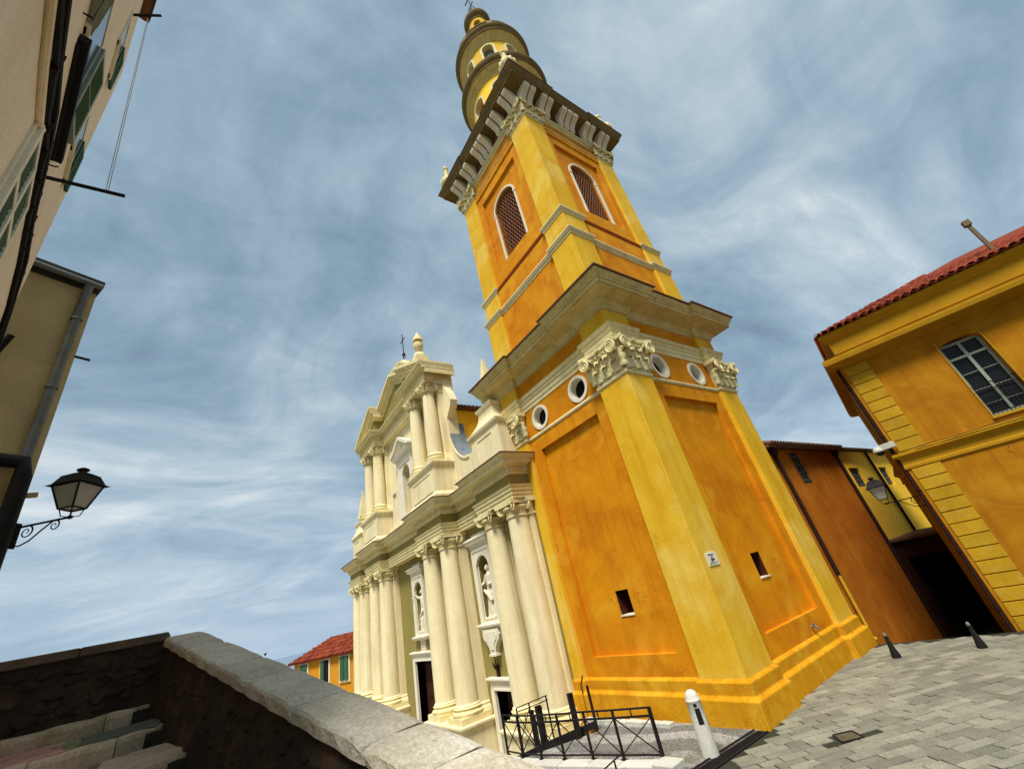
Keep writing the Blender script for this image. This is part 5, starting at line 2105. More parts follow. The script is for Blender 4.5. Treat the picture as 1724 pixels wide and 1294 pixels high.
for i in range(int(HD / sp)):
    y = -e + 0.12 + i * sp
    xe_ = min(xs_ + 1.5, xs_ + y + e - 0.05)
    if xe_ > xs_ + 0.1:
        st.tube([(xs_ - 0.05, y, 9.47), (xe_, y, 9.47 + (xe_ - xs_ + 0.05) * SLP)], 0.09, 6)
tag(st.build('side_tiles', M['tile'], roof), kind='stuff')
hp = MB()
for i in range(18):
    t0 = i / 18 * 0.75
    t1 = (i + 1.15) / 18 * 0.75
    a = Vector((xs_ + 0.1, -e + 0.1, 9.46)).lerp(Vector((xs_ + ry + e, ry, zr)), t0)
    c_ = Vector((xs_ + 0.1, -e + 0.1, 9.46)).lerp(Vector((xs_ + ry + e, ry, zr)), t1)
    hp.tube([a, c_], 0.10, 8, [0.105, 0.09])
tag(hp.build('hip_tiles', M['tile'], roof), kind='stuff')
fl = MB()
fl.box(5.05, 5.14, 0.2, 0.29, 9.6, 11.05)
fl.box(5.01, 5.18, 0.16, 0.33, 11.0, 11.2)
fl.build('flue', M['flue'], hs)
# window
wf = MB()
yw = 0.22
wf.ring([(wx0 + 0.08, wz0 + 0.09), (wx1 - 0.08, wz0 + 0.09), (wx1 - 0.08, wz1 - 0.13), (wx0 + 0.08, wz1 - 0.13)], 0.08, yw, yw + 0.08)
xm = (wx0 + wx1) / 2
wf.box(xm - 0.04, xm + 0.04, yw - 0.02, yw + 0.06, wz0, wz1 - 0.08)
wf.box(wx0 + 0.02, wx1 - 0.02, yw - 0.015, yw + 0.065, 7.12, 7.19)
for z in (6.62, 6.08, 5.62):
    wf.box(wx0 + 0.1, wx1 - 0.1, yw + 0.01, yw + 0.05, z - 0.008, z + 0.008)
win = wf.build('window', M['sage'], hs)
g = MB()
g.box(wx0 + 0.02, wx1 - 0.02, yw + 0.085, yw + 0.10, wz0, wz1)
g.build('pane', M['glass'], win)
tr = MB()
tr.box(wx0 - 0.03, wx0 + 0.0, -0.03, 0.02, wz0 - 0.05, wz1 + 0.12)
tr.box(wx1 + 0.0, wx1 + 0.03, -0.03, 0.02, wz0 - 0.05, wz1 + 0.12)
tr.box(wx0 - 0.05, wx1 + 0.05, -0.06, 0.2, wz0 - 0.07, wz0)
tr.build('window_trim', M['ochre_quoin'], win)
rl = MB()
for z in (6.18, 5.98, 5.30):
    rl.bar((wx0, 0.06, z), (wx1, 0.06, z), 0.013)
for i in range(11):
    x = wx0 + (wx1 - wx0) * (i + 0.5) / 11
    rl.bar((x, 0.06, 5.24), (x, 0.06, 6.18), 0.008)
rl.build('window_railing', M['iron'], win)
# downpipe on the corner, cable and small fixings
d = MB()
d.tube([(-0.07, 0.02, 8.2), (-0.07, 0.02, -0.2)], 0.055, 10)
for z in (7.4, 5.6, 3.8, 2.0, 0.5):
    d.lathe([(0.07, z), (0.07, z + 0.05)], c=(-0.07, 0.02, 0), n=10)
d.build('drain_pipe', M['copper'], hs)
cb_ = MB()
cb_.tube([(0.0, -0.055, 4.985)] + [(i * 0.5, -0.185, 4.985 + 0.01 * (i % 3)) for i in range(1, 20)], 0.012, 5)
cb_.build('cable', M['iron'], hs)

# floodlight / camera on the corner
fx = thing('security_camera', 'white security camera on a bracket at the corner of the right hand ochre house', 'camera', (-3.46, 17.85, 0), HA)
p = MB()
p.obox((-0.12, -0.14, 5.28), Vector((0.93, -0.36, 0)).normalized(), Vector((0.36, 0.93, 0)).normalized(), (0, 0, 1), 0.22, 0.09, 0.09)
p.lathe([(0.0, 0.13), (0.10, 0.12), (0.15, 0.05), (0.16, -0.02), (0.14, -0.05)], c=(-0.36, -0.06, 5.22), n=16)
p.build('housing', M['pvc'], fx, 0.012)
p = MB()
p.lathe([(0.12, 0.0), (0.11, -0.06), (0.06, -0.11), (0.0, -0.12)], c=(-0.36, -0.06, 5.18), n=16)
p.build('dome_lens', M['glass'], fx)
p = MB()
p.bar((-0.1, -0.04, 4.85), (-0.1, -0.06, 5.22), 0.03)
p.build('mounting_post', M['iron'], fx)


# ------------------------------------------------------------------ wall lanterns
def wall_lantern(name, label, loc, rz, sc, A=0.95):
    t = thing(name, label, 'wall lamp', loc, rz)
    # arm along +x, lantern at its end; origin at wall
    pass
    a = MB()
    a.bar((0, 0, 0), (A + 0.06, 0, 0.0), 0.016)
    pts = []
    for i in range(40):
        u = i / 39
        pts.append((0.03 + 0.62 * u ** 1.2, 0, -0.33 + 0.33 * u ** 2.2 + 0.0))
    low_ = []
    for i in range(16):
        an = -PI / 2 - PI * 1.25 * i / 15
        low_.append((0.15 + 0.13 * math.cos(an) * (1 - 0.25 * i / 15), 0, -0.20 + 0.16 * math.sin(an) * (1 - 0.25 * i / 15)))
    a.tube([(0.15, 0, -0.36), (0.30, 0, -0.30), (0.48, 0, -0.14), (0.64, 0, -0.015)], 0.014, 6)
    spiral(a, (0.20, 0, -0.12), (1, 0, 0), (0, 0, 1), 0.11, 1.5, 0.014, -1, 30, PI / 2)
    a.tube([(0.02, 0, -0.10), (0.02, 0, -0.28), (0.06, 0, -0.35), (0.15, 0, -0.36)], 0.014, 6)
    spiral(a, (0.70, 0, -0.10), (1, 0, 0), (0, 0, 1), 0.085, 1.4, 0.013, -1, 26, PI / 2)
    a.box(-0.015, 0.02, -0.05, 0.05, -0.38, 0.08)
    a.build('bracket_arm', M['iron'], t)
    b_ = MB()
    z0 = 0.16
    zt_ = 0.60
    hb, ht = 0.135, 0.255
    for s1, s2 in ((1, 1), (1, -1), (-1, 1), (-1, -1)):
        b_.bar((A + s1 * hb, s2 * hb, z0), (A + s1 * ht, s2 * ht, zt_), 0.012)
        b_.tube([(A, 0, 0.0), (A + s1 * 0.09, s2 * 0.09, 0.02), (A + s1 * hb * 0.9, s2 * hb * 0.9, z0)], 0.010, 5)
    for hh, z in ((hb, z0), (ht, zt_)):
        for p_, q_ in (((-1, -1), (1, -1)), ((1, -1), (1, 1)), ((1, 1), (-1, 1)), ((-1, 1), (-1, -1))):
            b_.bar((A + p_[0] * hh, p_[1] * hh, z), (A + q_[0] * hh, q_[1] * hh, z), 0.012)
    b_.lathe([(0.03, -0.03), (0.045, 0.0), (0.03, 0.03)], c=(A, 0, 0), n=10)
    b_.build('lantern_frame', M['iron'], t)
    rf_ = MB()

    def lay(h0, z0_, h1, z1_):
        rf_.hexa([(A - h0, -h0, z0_), (A + h0, -h0, z0_), (A + h0, h0, z0_), (A - h0, h0, z0_), (A - h1, -h1, z1_), (A + h1, -h1, z1_), (A + h1, h1, z1_), (A - h1, h1, z1_)])
    lay(0.33, 0.605, 0.27, 0.64)
    lay(0.27, 0.64, 0.20, 0.80)
    lay(0.21, 0.80, 0.10, 0.87)
    rf_.lathe([(0.06, 0.86), (0.06, 0.91), (0.10, 0.93), (0.10, 0.95), (0.05, 0.98), (0.0, 1.0)], c=(A, 0, 0), n=12)
    rf_.build('lantern_roof', M['iron'], t)
    gl = MB()
    k0, k1 = hb - 0.006, ht - 0.006
    gl.hexa([(A - k0, -k0, z0 + 0.01), (A + k0, -k0, z0 + 0.01), (A + k0, k0, z0 + 0.01), (A - k0, k0, z0 + 0.01), (A - k1, -k1, zt_ - 0.01), (A + k1, -k1, zt_ - 0.01), (A + k1, k1, zt_ - 0.01), (A - k1, k1, zt_ - 0.01)])
    gl.build('lantern_glass', M['lamp_glass'], t)
    t.scale = (sc, sc, sc)
    return t


hx, hy = -3.46, 17.85
bx_, by_ = -math.sin(HA), math.cos(HA)
wall_lantern('wall_lantern', 'black wall lantern on a scrolled iron arm at the corner house over the alley', (hx + bx_ * 0.9 - math.cos(HA) * 0.06, hy + by_ * 0.9 - math.sin(HA) * 0.06, 3.68), HA + PI, 0.92, 1.0)

# ================================================================== TALL HOUSE ON THE LEFT (wall runs past the camera)
LAZ = R(-164.365)
lu = Vector((math.cos(LAZ), math.sin(LAZ)))
azp = R(-159.7)
LP = Vector((7.0 * math.cos(azp), 7.0 * math.sin(azp)))
# local frame: x from the far edge towards the camera, -y... front faces +y
LROT = math.atan2(-lu.y, -lu.x)
lh = thing('tall_house', 'tall beige plastered house at the left edge with green shutters seen from below', 'house', (LP.x, LP.y, 0), LROT)
w = MB()
w.box(0.0, 5.16, -4.0, 0.0, -2.2, 13.9)
w.build('wall', M['beige'], lh)
w = MB()
w.box(1.22, 5.2, -4.1, 0.10, 13.9, 14.0)
w.box(1.18, 5.2, -4.1, 0.14, 14.0, 14.14)
w.build('eave', M['tile_brown'], lh)


def shutter(parent, p0, ux, h, wd, m_fr, m_sl, nsl=9, fold=1):
    """louvred shutter leaf: hinge bottom p0, direction ux (3D unit), height h, width wd"""
    p0 = Vector(p0)
    ux = Vector(ux).normalized()
    up = Vector((0, 0, 1))
    nn = ux.cross(up)
    f = MB()
    fw = 0.05
    for a, c in ((0, fw), (wd - fw, wd)):
        f.obox(p0 + ux * (a + c) / 2 + up * h / 2, ux, nn, up, fw / 2, 0.02, h / 2)
    for z in (0.03, h * 0.5, h - 0.03):
        f.obox(p0 + ux * wd / 2 + up * z, ux, nn, up, wd / 2 - fw, 0.02, 0.035)
    lf = f.build('shutter', m_fr, parent)
    s = MB()
    sl_up = (up * 0.75 + nn * 0.66).normalized()
    n_ = max(6, int(h / 0.07))
    for i in range(n_):
        z = 0.08 + (h - 0.16) * (i + 0.5) / n_
        s.obox(p0 + ux * wd / 2 + up * z, ux, sl_up.cross(ux), sl_up, wd / 2 - fw, 0.005, 0.032)
    tag(s.build('slats', m_sl, lf), kind='stuff')
    return lf


def left_window(x0, x1, z0, z1, mf, ang=0.0):
    g = MB()
    g.box(x0, x1, -0.1, 0.012, z0, z1)
    wn_ = g.build('window', M['glass'], lh)
    f = MB()
    f.box(x0 - 0.08, x0, -0.05, 0.018, z0 - 0.06, z1 + 0.08)
    f.box(x1, x1 + 0.08, -0.05, 0.018, z0 - 0.06, z1 + 0.08)
    f.box(x0, x1, -0.05, 0.018, z1, z1 + 0.08)
    f.box(x0 - 0.10, x1 + 0.10, -0.05, 0.04, z0 - 0.06, z0)
    f.build('window_frame', M['white'], wn_)
    return wn_


# closed louvred window low on the wall (pale frame, dark slats)
W1 = left_window(2.55, 3.50, 6.35, 7.42, None)
f = MB()
for xa in (2.55, 3.02, 3.45):
    f.box(xa - 0.02, xa + 0.07, 0.015, 0.046, 6.35, 7.42)
for z in (6.35, 6.85, 7.36):
    f.box(2.55, 3.5, 0.018, 0.042, z, z + 0.08)
sh_ = f.build('shutter', M['white'], W1)
s = MB()
for i in range(15):
    z = 6.40 + i * 0.068
    s.obox((3.03, 0.022, z + 0.02), (1, 0, 0), Vector((0, 0.9, -0.43)), Vector((0, 0.43, 0.9)), 0.45, 0.003, 0.024)
tag(s.build('slats', M['green_shutter'], sh_), kind='stuff')
# balcony slab and window above it
b = MB()
b.box(2.30, 3.75, 0.0, 0.075, 8.38, 8.47)
b.box(2.34, 3.71, 0.0, 0.025, 8.33, 8.38)
b.build('window_ledge', M['iron'], lh)
W2 = left_window(2.85, 3.70, 8.62, 9.9, None)
shutter(W2, (2.85, 0.03, 8.60), (-0.99, 0.12, 0), 1.25, 0.44, M['sage'], M['green_shutter'])
shutter(W2, (3.70, 0.03, 8.60), (0.985, 0.17, 0), 1.25, 0.44, M['sage'], M['green_shutter'])
# windows further along, seen edge on
for x0, z0 in ((1.0, 9.6), (1.45, 11.6)):
    W_ = left_window(x0, x0 + 0.5, z0, z0 + 0.8, None)
    shutter(W_, (x0, 0.02, z0), (-0.995, 0.09, 0), 0.8, 0.3, M['green_shutter'], M['green_shutter'])
# cable bundle along the wall
cbn = thing('cable_bundle', 'black bundle of electric cables clipped along the beige wall of the left house', 'cables', (LP.x, LP.y, 0), LROT)
path = [(5.15, 7.29), (4.66, 7.30), (4.07, 7.48), (3.45, 7.66), (2.96, 7.76), (2.65, 7.72), (2.03, 7.70), (1.3, 7.72), (0.6, 7.55), (0.05, 7.0), (0.03, 5.0), (0.03, 2.0)]
for i, (dy, dz, r_) in enumerate(((0.022, 0.0, 0.022), (0.030, 0.10, 0.014), (0.045, 0.05, 0.018), (0.022, 0.17, 0.010))):
    p = MB()
    p.tube([(x, dy + 0.006 * math.sin(x * 5 + i), z + dz + 0.02 * math.sin(x * 3.1 + i * 2)) for x, z in path], r_, 6)
    p.build('cable', M['iron'], cbn)
for x in (0.9, 1.2, 1.6, 1.9, 2.25, 2.6, 2.95, 3.3, 4.0, 4.7):
    z = 7.72 if x < 3 else 7.72 - (x - 3) * 0.25
    p = MB()
    p.box(x, x + 0.02, 0, 0.05, z - 0.04, z + 0.20)
    p.build('cable_clip', M['copper'], cbn)
p = MB()
p.tube([(5.15, 0.02, 7.02), (5.0, 0.02, 7.02), (4.2, 0.02, 7.18), (3.45, 0.02, 7.40), (3.4, 0.02, 7.5)], 0.025, 8)
p.build('conduit', M['beige'], cbn)
# clothes line poles and line
for nm, a_, c_, lab in (('clothes_line_pole', (2.18, 0, 8.23), (2.38, 0.59, 8.23), 'dark clothes line bar sticking out from the left house under the lower windows'), ('clothes_line_pole', (1.95, 0, 12.5), (2.23, 0.30, 12.5), 'short dark clothes line bar high on the left house near the eave')):
    p = MB()
    p.bar(a_, c_, 0.014)
    o = p.build(nm, M['iron'])
    o.location = (LP.x, LP.y, 0)
    o.rotation_euler.z = LROT
    tag(o, lab, 'clothes line pole')
p = MB()
for s_ in (0, 0.02):
    p.tube([(2.34 - s_ * 0.3, 0.44 + s_, 8.23), (2.06 - s_ * 0.3, 0.17 + s_ * 0.6, 12.5)], 0.004, 4)
o = p.build('clothes_line', M['pvc'])
o.location = (LP.x, LP.y, 0)
o.rotation_euler.z = LROT
tag(o, 'thin pale clothes line strung between the two bars on the left house', 'clothes line')
p = MB()
for x, z in ((2.30, 8.30), (4.0, 8.36)):
    p = MB()
    p.tube([(x, 0.0, z), (x, 0.05, z + 0.01), (x - 0.02, 0.06, z + 0.05)], 0.008, 5)
    p.build('wall_hook', M['iron'], lh)

# brown house behind it with lantern
bh = thing('brown_house', 'narrow brown rendered house end behind the beige house with a zinc downpipe', 'house', (-8.10, -2.14, 0), R(-66))
w = MB()
w.box(0.0, 6.0, -5.0, 0.0, -2.2, 9.62)
# local +x runs along az -66, so the visible face looks towards local +y
w.build('wall', M['taupe'], bh)
w = MB()
w.box(-0.02, 6.1, -5.0, 0.08, 9.60, 9.70)
w.box(-0.04, 6.1, -5.0, 0.12, 9.70, 9.82)
w.build('eave', M['slate'], bh)
g = MB()
g.tube([(-0.02, 0.16, 9.66), (6.0, 0.16, 9.70)], 0.05, 8)
g.build('gutter', M['zinc'], bh)
d = MB()
d.tube([(0.14, 0.16, 9.62), (0.14, 0.08, 9.45), (0.14, 0.08, 6.5), (0.14, 0.08, 3.0)], 0.06, 10)
for z in (8.9, 7.6, 6.4):
    d.lathe([(0.075, z), (0.075, z + 0.05)], c=(0.14, 0.08, 0), n=10)
d.build('drain_pipe', M['zinc'], bh)
d = MB()
d.tube([(0.45, 0.10, 6.42), (0.16, 0.16, 6.40), (0.12, 0.16, 6.2), (0.12, 0.16, 2.5)], 0.095, 10)
d.build('soil_pipe', M['iron'], bh)
d = MB()
d.bar((0.0, 0.0, 8.28), (-0.18, 0.0, 8.28), 0.015)
d.build('iron_peg', M['iron'], bh)
d = MB()
d.bar((0.0, 0.0, 6.0), (-0.10, 0.0, 6.02), 0.03)
d.build('pipe_stub', M['taupe'], bh)
d = MB()
d.bar((0.8, 0.02, 7.9), (0.72, 0.2, 8.25), 0.03)
d.build('iron_stay', M['iron'], bh)
wall_lantern('wall_lantern', 'black four sided wall lantern on a scrolled arm against the sky at the left', (-8.10, -2.12, 5.57), R(55), 0.69)

# ================================================================== RED ROOFED HOUSE FAR LEFT
fr_ = Vector((-47.5, 6.7))
to_ = Vector((-39.0, 11.05))
du = (to_ - fr_)
FL = du.length
fh = thing('red_roofed_house', 'small orange house with a red tiled roof and green shutters beyond the church front', 'house', (fr_.x, fr_.y, 0), math.atan2(du.y, du.x))
w = MB()
w.box(0.35, FL, 0.35, 4.1, -3.5, 2.62)
w.build('wall', M['ochre_wall'].copy(), fh)
bpy.data.objects[fh.children[0].name].data.materials[0] = mat('warm_orange_plaster', (0.62, 0.28, 0.02), (0.52, 0.22, 0.012), bump=0.1)
r = MB()
rz_ = 2.60
r.add([(0, 0, rz_), (FL + 0.3, 0, rz_), (FL + 0.3, 4.4, rz_), (0, 4.4, rz_), (2.7, 2.2, 3.95), (FL + 0.3, 2.2, 3.95), (0, 0, rz_ - 0.1), (FL + 0.3, 0, rz_ - 0.1), (FL + 0.3, 4.4, rz_ - 0.1), (0, 4.4, rz_ - 0.1)],
      [(0, 1, 5, 4), (0, 4, 3), (3, 4, 5, 2), (1, 2, 5), (0, 6, 7, 1), (1, 7, 8, 2), (2, 8, 9, 3), (3, 9, 6, 0), (6, 9, 8, 7)])
rf = r.build('roof', M['tile'], fh)
t = MB()
slp = (3.95 - rz_) / 2.2
for i in range(int(FL / 0.30)):
    x = 0.15 + i * 0.30
    ymax = min(2.2, x / 2.7 * 2.2)
    k = 0
    y = -0.05
    while y < ymax - 0.05:
        y2 = min(ymax, y + 0.42)
        t.tube([(x, y, rz_ + y * slp + 0.02), (x, y2 + 0.03, rz_ + y2 * slp + 0.02)], 0.10, 5, [0.125, 0.10], cap=False)
        y = y2
tag(t.build('roof_tiles', M['tile'], rf), kind='stuff')
for i, (x0, half_open) in enumerate(((1.7, 0), (4.4, 1), (6.75, 0))):
    f = MB()
    f.box(x0 - 0.62, x0 + 0.62, 0.24, 0.36, 0.55, 2.45)
    wn_ = f.build('window', M['pale'], fh)
    s = MB()
    s.box(x0 - 0.46, x0 + 0.46, 0.20, 0.30, 0.72, 2.36)
    s.build('pane', M['dark'], wn_)
    s = MB()
    s.box(x0 - 0.46, x0 - 0.03, 0.15, 0.21, 0.72, 2.36)
    if not half_open:
        s.box(x0 + 0.03, x0 + 0.46, 0.15, 0.21, 0.72, 2.36)
    s.build('shutter', M['green_shutter'], wn_)
d = MB()
d.tube([(FL - 1.05, 0.26, 2.55), (FL - 1.05, 0.26, -3.0)], 0.09, 8)
d.build('drain_pipe', M['copper'], fh)

# ================================================================== RAILING, BOLLARDS, PARAPET, STAIRS
def mzr(x):
    return 0.030 * (x + 7.0)


# white kerb wall under the railing
kb = thing('kerb_wall', 'low white stone kerb wall carrying the black railing beside the pebble pavement', 'kerb wall', (0, 0, 0))
KP = [(-7.20, 7.92), (-7.72, 7.90), (-8.60, 7.66), (-9.40, 7.50), (-10.2, 7.30), (-10.95, 7.16), (-11.65, 7.07), (-12.40, 7.03)]
for i in range(len(KP) - 1):
    a, c_ = Vector(KP[i]), Vector(KP[i + 1])
    d = (c_ - a).normalized()
    nrm = Vector((-d.y, d.x))
    if nrm.y > 0:
        nrm = -nrm
    w_ = 0.30 if i else 0.36
    g_ = 0.006
    a2, c2 = a + d * g_, c_ - d * g_
    b = MB()
    zt0, zt1 = mzr(a.x) + 0.055 + (0.05 if i == 0 else 0), mzr(c_.x) + 0.055 + (0.05 if i == 0 else 0)
    b.hexa([(a2.x + nrm.x * w_, a2.y + nrm.y * w_, zt0 - 0.16), (c2.x + nrm.x * w_, c2.y + nrm.y * w_, zt1 - 0.16), (c2.x - nrm.x * 0.06, c2.y - nrm.y * 0.06, zt1 - 0.16), (a2.x - nrm.x * 0.06, a2.y - nrm.y * 0.06, zt0 - 0.16),
            (a2.x + nrm.x * w_, a2.y + nrm.y * w_, zt0), (c2.x + nrm.x * w_, c2.y + nrm.y * w_, zt1), (c2.x - nrm.x * 0.06, c2.y - nrm.y * 0.06, zt1), (a2.x - nrm.x * 0.06, a2.y - nrm.y * 0.06, zt0)])
    b.build('kerb_stone', M['curb'], kb, 0.02)
    for z_ in (0.16, 0.62, 1.08):
        b = MB()
        k = w_ - 0.04
        b.hexa([(a2.x + nrm.x * k, a2.y + nrm.y * k, zt0 - z_ - 0.45), (c2.x + nrm.x * k, c2.y + nrm.y * k, zt1 - z_ - 0.45), (c2.x, c2.y, zt1 - z_ - 0.45), (a2.x, a2.y, zt0 - z_ - 0.45),
                (a2.x + nrm.x * k, a2.y + nrm.y * k, zt0 - z_ - 0.01), (c2.x + nrm.x * k, c2.y + nrm.y * k, zt1 - z_ - 0.01), (c2.x, c2.y, zt1 - z_ - 0.01), (a2.x, a2.y, zt0 - z_ - 0.01)])
        b.build('wall_stone', M['curb'], kb, 0.012)

rl = thing('railing', 'black iron railing with crossed bars on the white kerb beside the pebble pavement', 'railing', (0, 0, 0))
RP = [(-7.70, 7.93), (-8.60, 7.70), (-9.42, 7.54), (-10.2, 7.33), (-10.93, 7.18), (-11.63, 7.09), (-12.38, 7.10)]
RH = 0.87


def rz0(x):
    return mzr(x) + 0.05


for i, (x, y) in enumerate(RP):
    p = MB()
    z0 = rz0(x)
    k = 0.030 if i == 0 else 0.022
    p.bar((x, y, z0 - (0.10 if i != 2 else 0.35)), (x, y, z0 + RH), k)
    p.box(x - 0.06, x + 0.06, y - 0.05, y + 0.05, z0, z0 + 0.015)
    p.build('post', M['iron'], rl)
for i in range(len(RP) - 1):
    (xa, ya), (xb, yb) = RP[i], RP[i + 1]
    za, zb = rz0(xa), rz0(xb)
    p = MB()
    p.bar((xa, ya, za + RH - 0.01), (xb, yb, zb + RH - 0.01), 0.016)
    p.bar((xa, ya, za + RH - 0.15), (xb, yb, zb + RH - 0.15), 0.018)
    p2_ = MB()
    p2_.bar((xa, ya, za + 0.08), (xb, yb, zb + 0.08), 0.014)
    p2_.build('bottom_rail', M['iron'], rl)
    xm_, ym_ = (xa + xb) / 2, (ya + yb) / 2
    p.bar((xm_, ym_, (za + zb) / 2 + RH - 0.15), (xm_, ym_, (za + zb) / 2 + RH - 0.01), 0.010)
    p.build('rail', M['iron'], rl)
    for s_ in (0, 1):
        p = MB()
        lo, hi = ((xa, ya, za + 0.08), (xb, yb, zb + RH - 0.16)) if s_ else ((xa, ya, za + RH - 0.16), (xb, yb, zb + 0.08))
        off = 0.010 if s_ else -0.010
        p.bar((lo[0], lo[1] + off, lo[2]), (hi[0], hi[1] + off, hi[2]), 0.009)
        p.build('cross_bar', M['iron'], rl)
p = MB()
x, y = RP[2]
p.box(x - 0.05, x + 0.05, y - 0.18, y - 0.06, rz0(x) - 0.55, rz0(x) + 0.02)
p.build('post_bracket', M['pvc'], rl)

# lower stair railing outside the kerb
lr = thing('stair_railing', 'low black stair railing outside the white kerb at the bottom edge', 'railing', (0, 0, 0))
for a_, c_, nm in (((-8.20, 7.28, 0.27), (-9.1, 7.1, -0.20), 'rail'), ((-8.44, 7.28, 0.14), (-8.46, 7.28, -0.4), 'post'), ((-9.3, 7.1, -0.22), (-9.3, 7.1, -1.1), 'post'), ((-9.1, 7.1, -0.20), (-10.6, 6.8, -0.9), 'rail')):
    p = MB()
    p.bar(a_, c_, 0.013)
    p.build(nm, M['iron'], lr)

# pit railing: beam with thick posts along the edge of the pavement
pr_ = thing('stairwell_rail', 'black steel stairwell edge with three thick flat posts in front of the church columns', 'railing', (0, 0, 0))
p = MB()
E0 = Vector((-11.06, 9.22, 0.02))
E1 = Vector((-12.1, 8.25, -0.22))
E2 = Vector((-12.9, 7.4, -0.45))
p.bar(E0, E1, 0.045, 0.07)
p.bar(E1, E2, 0.045, 0.07)
p.build('edge_beam', M['iron'], pr_)
p = MB()
p.hexa([(-11.3, 8.95, -2.0), (-12.85, 7.35, -2.0), (-12.88, 7.38, -2.0), (-11.33, 8.98, -2.0), (-11.3, 8.95, -0.06), (-12.85, 7.35, -0.45), (-12.88, 7.38, -0.45), (-11.33, 8.98, -0.06)])
p.build('sheet_panel', M['iron'], pr_)
for (x, y, z0, z1, k) in ((-11.16, 8.62, -0.1, 0.87, 0.07), (-12.2, 8.2, -0.35, 0.66, 0.085), (-12.9, 8.4, -0.4, 0.47, 0.06)):
    p = MB()
    p.bar((x, y, z0), (x, y, z1), k, k * 0.7)
    p.box(x - k * 1.05, x + k * 1.05, y - k * 0.8, y + k * 0.8, z1 - 0.03, z1)
    p.build('flat_post', M['iron'], pr_)
p = MB()
p.bar((-11.06, 9.22, -0.1), (-11.06, 9.22, 0.90), 0.028)
p.build('end_post', M['iron'], pr_)
hr = thing('hand_rail', 'thin black double handrail sloping down in front of the church column bases', 'handrail', (0, 0, 0))
for z_ in (0.0, -0.11):
    p = MB()
    p.bar((-12.45, 8.75, 0.76 + z_), (-14.3, 8.75, 0.36 + z_), 0.014)
    p.build('rail', M['iron'], hr)
for x, z in ((-13.49, 0.54), (-12.5, 0.75), (-14.28, 0.36)):
    p = MB()
    p.bar((x, 8.75, -1.8), (x, 8.75, z), 0.018)
    p.build('post', M['iron'], hr)
p = MB()
p.bar((-13.5, 8.74, 0.40), (-14.3, 8.74, -0.5), 0.010)
p.bar((-14.3, 8.76, 0.2), (-13.5, 8.76, -0.5), 0.010)
p.build('cross_bar', M['iron'], hr)

# slim black pole and cable against the tower foot
po = thing('cable_pole', 'thin black conduit leaning at the joint between church front and tower foot', 'conduit', (0, 0, 0))
p = MB()
p.tube([(X0 - 5.72, Y0 + 0.02, -0.15), (X0 - 5.74, Y0 + 0.02, 0.72), (X0 - 5.76, Y0 + 0.24, 1.0), (X0 - 5.80, Y0 + 0.27, 6.0), (X0 - 5.82, Y0 + 0.27, 8.8)], 0.018, 6)
p.build('conduit', M['copper'], po)

# white bollard
bo = thing('white_bollard', 'round topped white concrete bollard with a black sticker in front of the tower', 'bollard', (-6.98, 8.50, -0.005))
p = MB()
p.lathe([(0.0, 0), (0.165, 0.0), (0.160, 0.30), (0.150, 0.60), (0.140, 0.86), (0.150, 0.875), (0.150, 0.90), (0.135, 0.915), (0.130, 0.97), (0.10, 1.03), (0.055, 1.062), (0.0, 1.07)], n=28)
p.build('body', M['bollard'], bo)
for z0, z1, a0, a1, m_ in ((0.52, 0.78, R(-62), R(-22), 'iron'), (0.80, 0.855, R(-62), R(-35), 'iron')):
    p = MB()
    vs = []
    k = 6
    for i in range(k + 1):
        a = a0 + (a1 - a0) * i / k
        for z in (z0, z1):
            r_ = 0.150 + (0.140 - 0.150) * (z - 0.60) / 0.26 + 0.004
            vs.append((r_ * math.cos(a), r_ * math.sin(a), z))
    fs = [(2 * i, 2 * i + 2, 2 * i + 3, 2 * i + 1) for i in range(k)]
    p.add(vs, fs, True)
    inn_ = [(x * 0.975, y * 0.975, z) for x, y, z in vs]
    p.add(inn_, [tuple(reversed(f_)) for f_ in fs], True)
    p.build('sticker', M[m_], bo)

# two black bollards at the crest
for (x, y, lab) in ((-5.56, 15.41, 'black flared bollard at the mouth of the alley nearer the tower'), (-3.91, 16.09, 'black flared bollard at the mouth of the alley nearer the corner house')):
    t = thing('iron_bollard', lab, 'bollard', (x, y, 0), group='black bollards at the mouth of the alley')
    p = MB()
    p.lathe([(0.0, 0), (0.105, 0.0), (0.105, 0.05), (0.075, 0.20), (0.055, 0.34), (0.045, 0.46), (0.055, 0.47), (0.055, 0.49), (0.045, 0.50)], n=16)
    p.build('shaft', M['iron'], t)
    p = MB()
    p.lathe([(0.040, 0.50), (0.042, 0.53), (0.028, 0.565), (0.0, 0.58)], n=14)
    p.build('head', M['zinc'], t)

# plaque on the tower pilaster
pq = thing('wall_plaque', 'small white notice plate on the yellow corner pilaster of the tower', 'plaque', (X0 - 0.18, Y0, 0))
p = MB()
p.box(0.0, 0.02, 0.44, 0.91, 3.15, 3.47)
p.build('plate', M['white'], pq)
p = MB()
random.seed(3)
for (y, z, w_, h_) in ((0.58, 3.41, 0.10, 0.028), (0.70, 3.40, 0.12, 0.034), (0.66, 3.345, 0.10, 0.02), (0.68, 3.29, 0.17, 0.045), (0.62, 3.245, 0.12, 0.018), (0.54, 3.19, 0.07, 0.03), (0.83, 3.22, 0.05, 0.02)):
    p.box(0.0201, 0.024, y - w_ / 2, y + w_ / 2, z - h_ / 2, z + h_ / 2)
p.build('sign_marks', M['sign_ink'], pq)
p = MB()
p.box(0.0201, 0.023, 0.60, 0.78, 3.175, 3.225)
p.build('sign_band', M['sign_green'], pq)
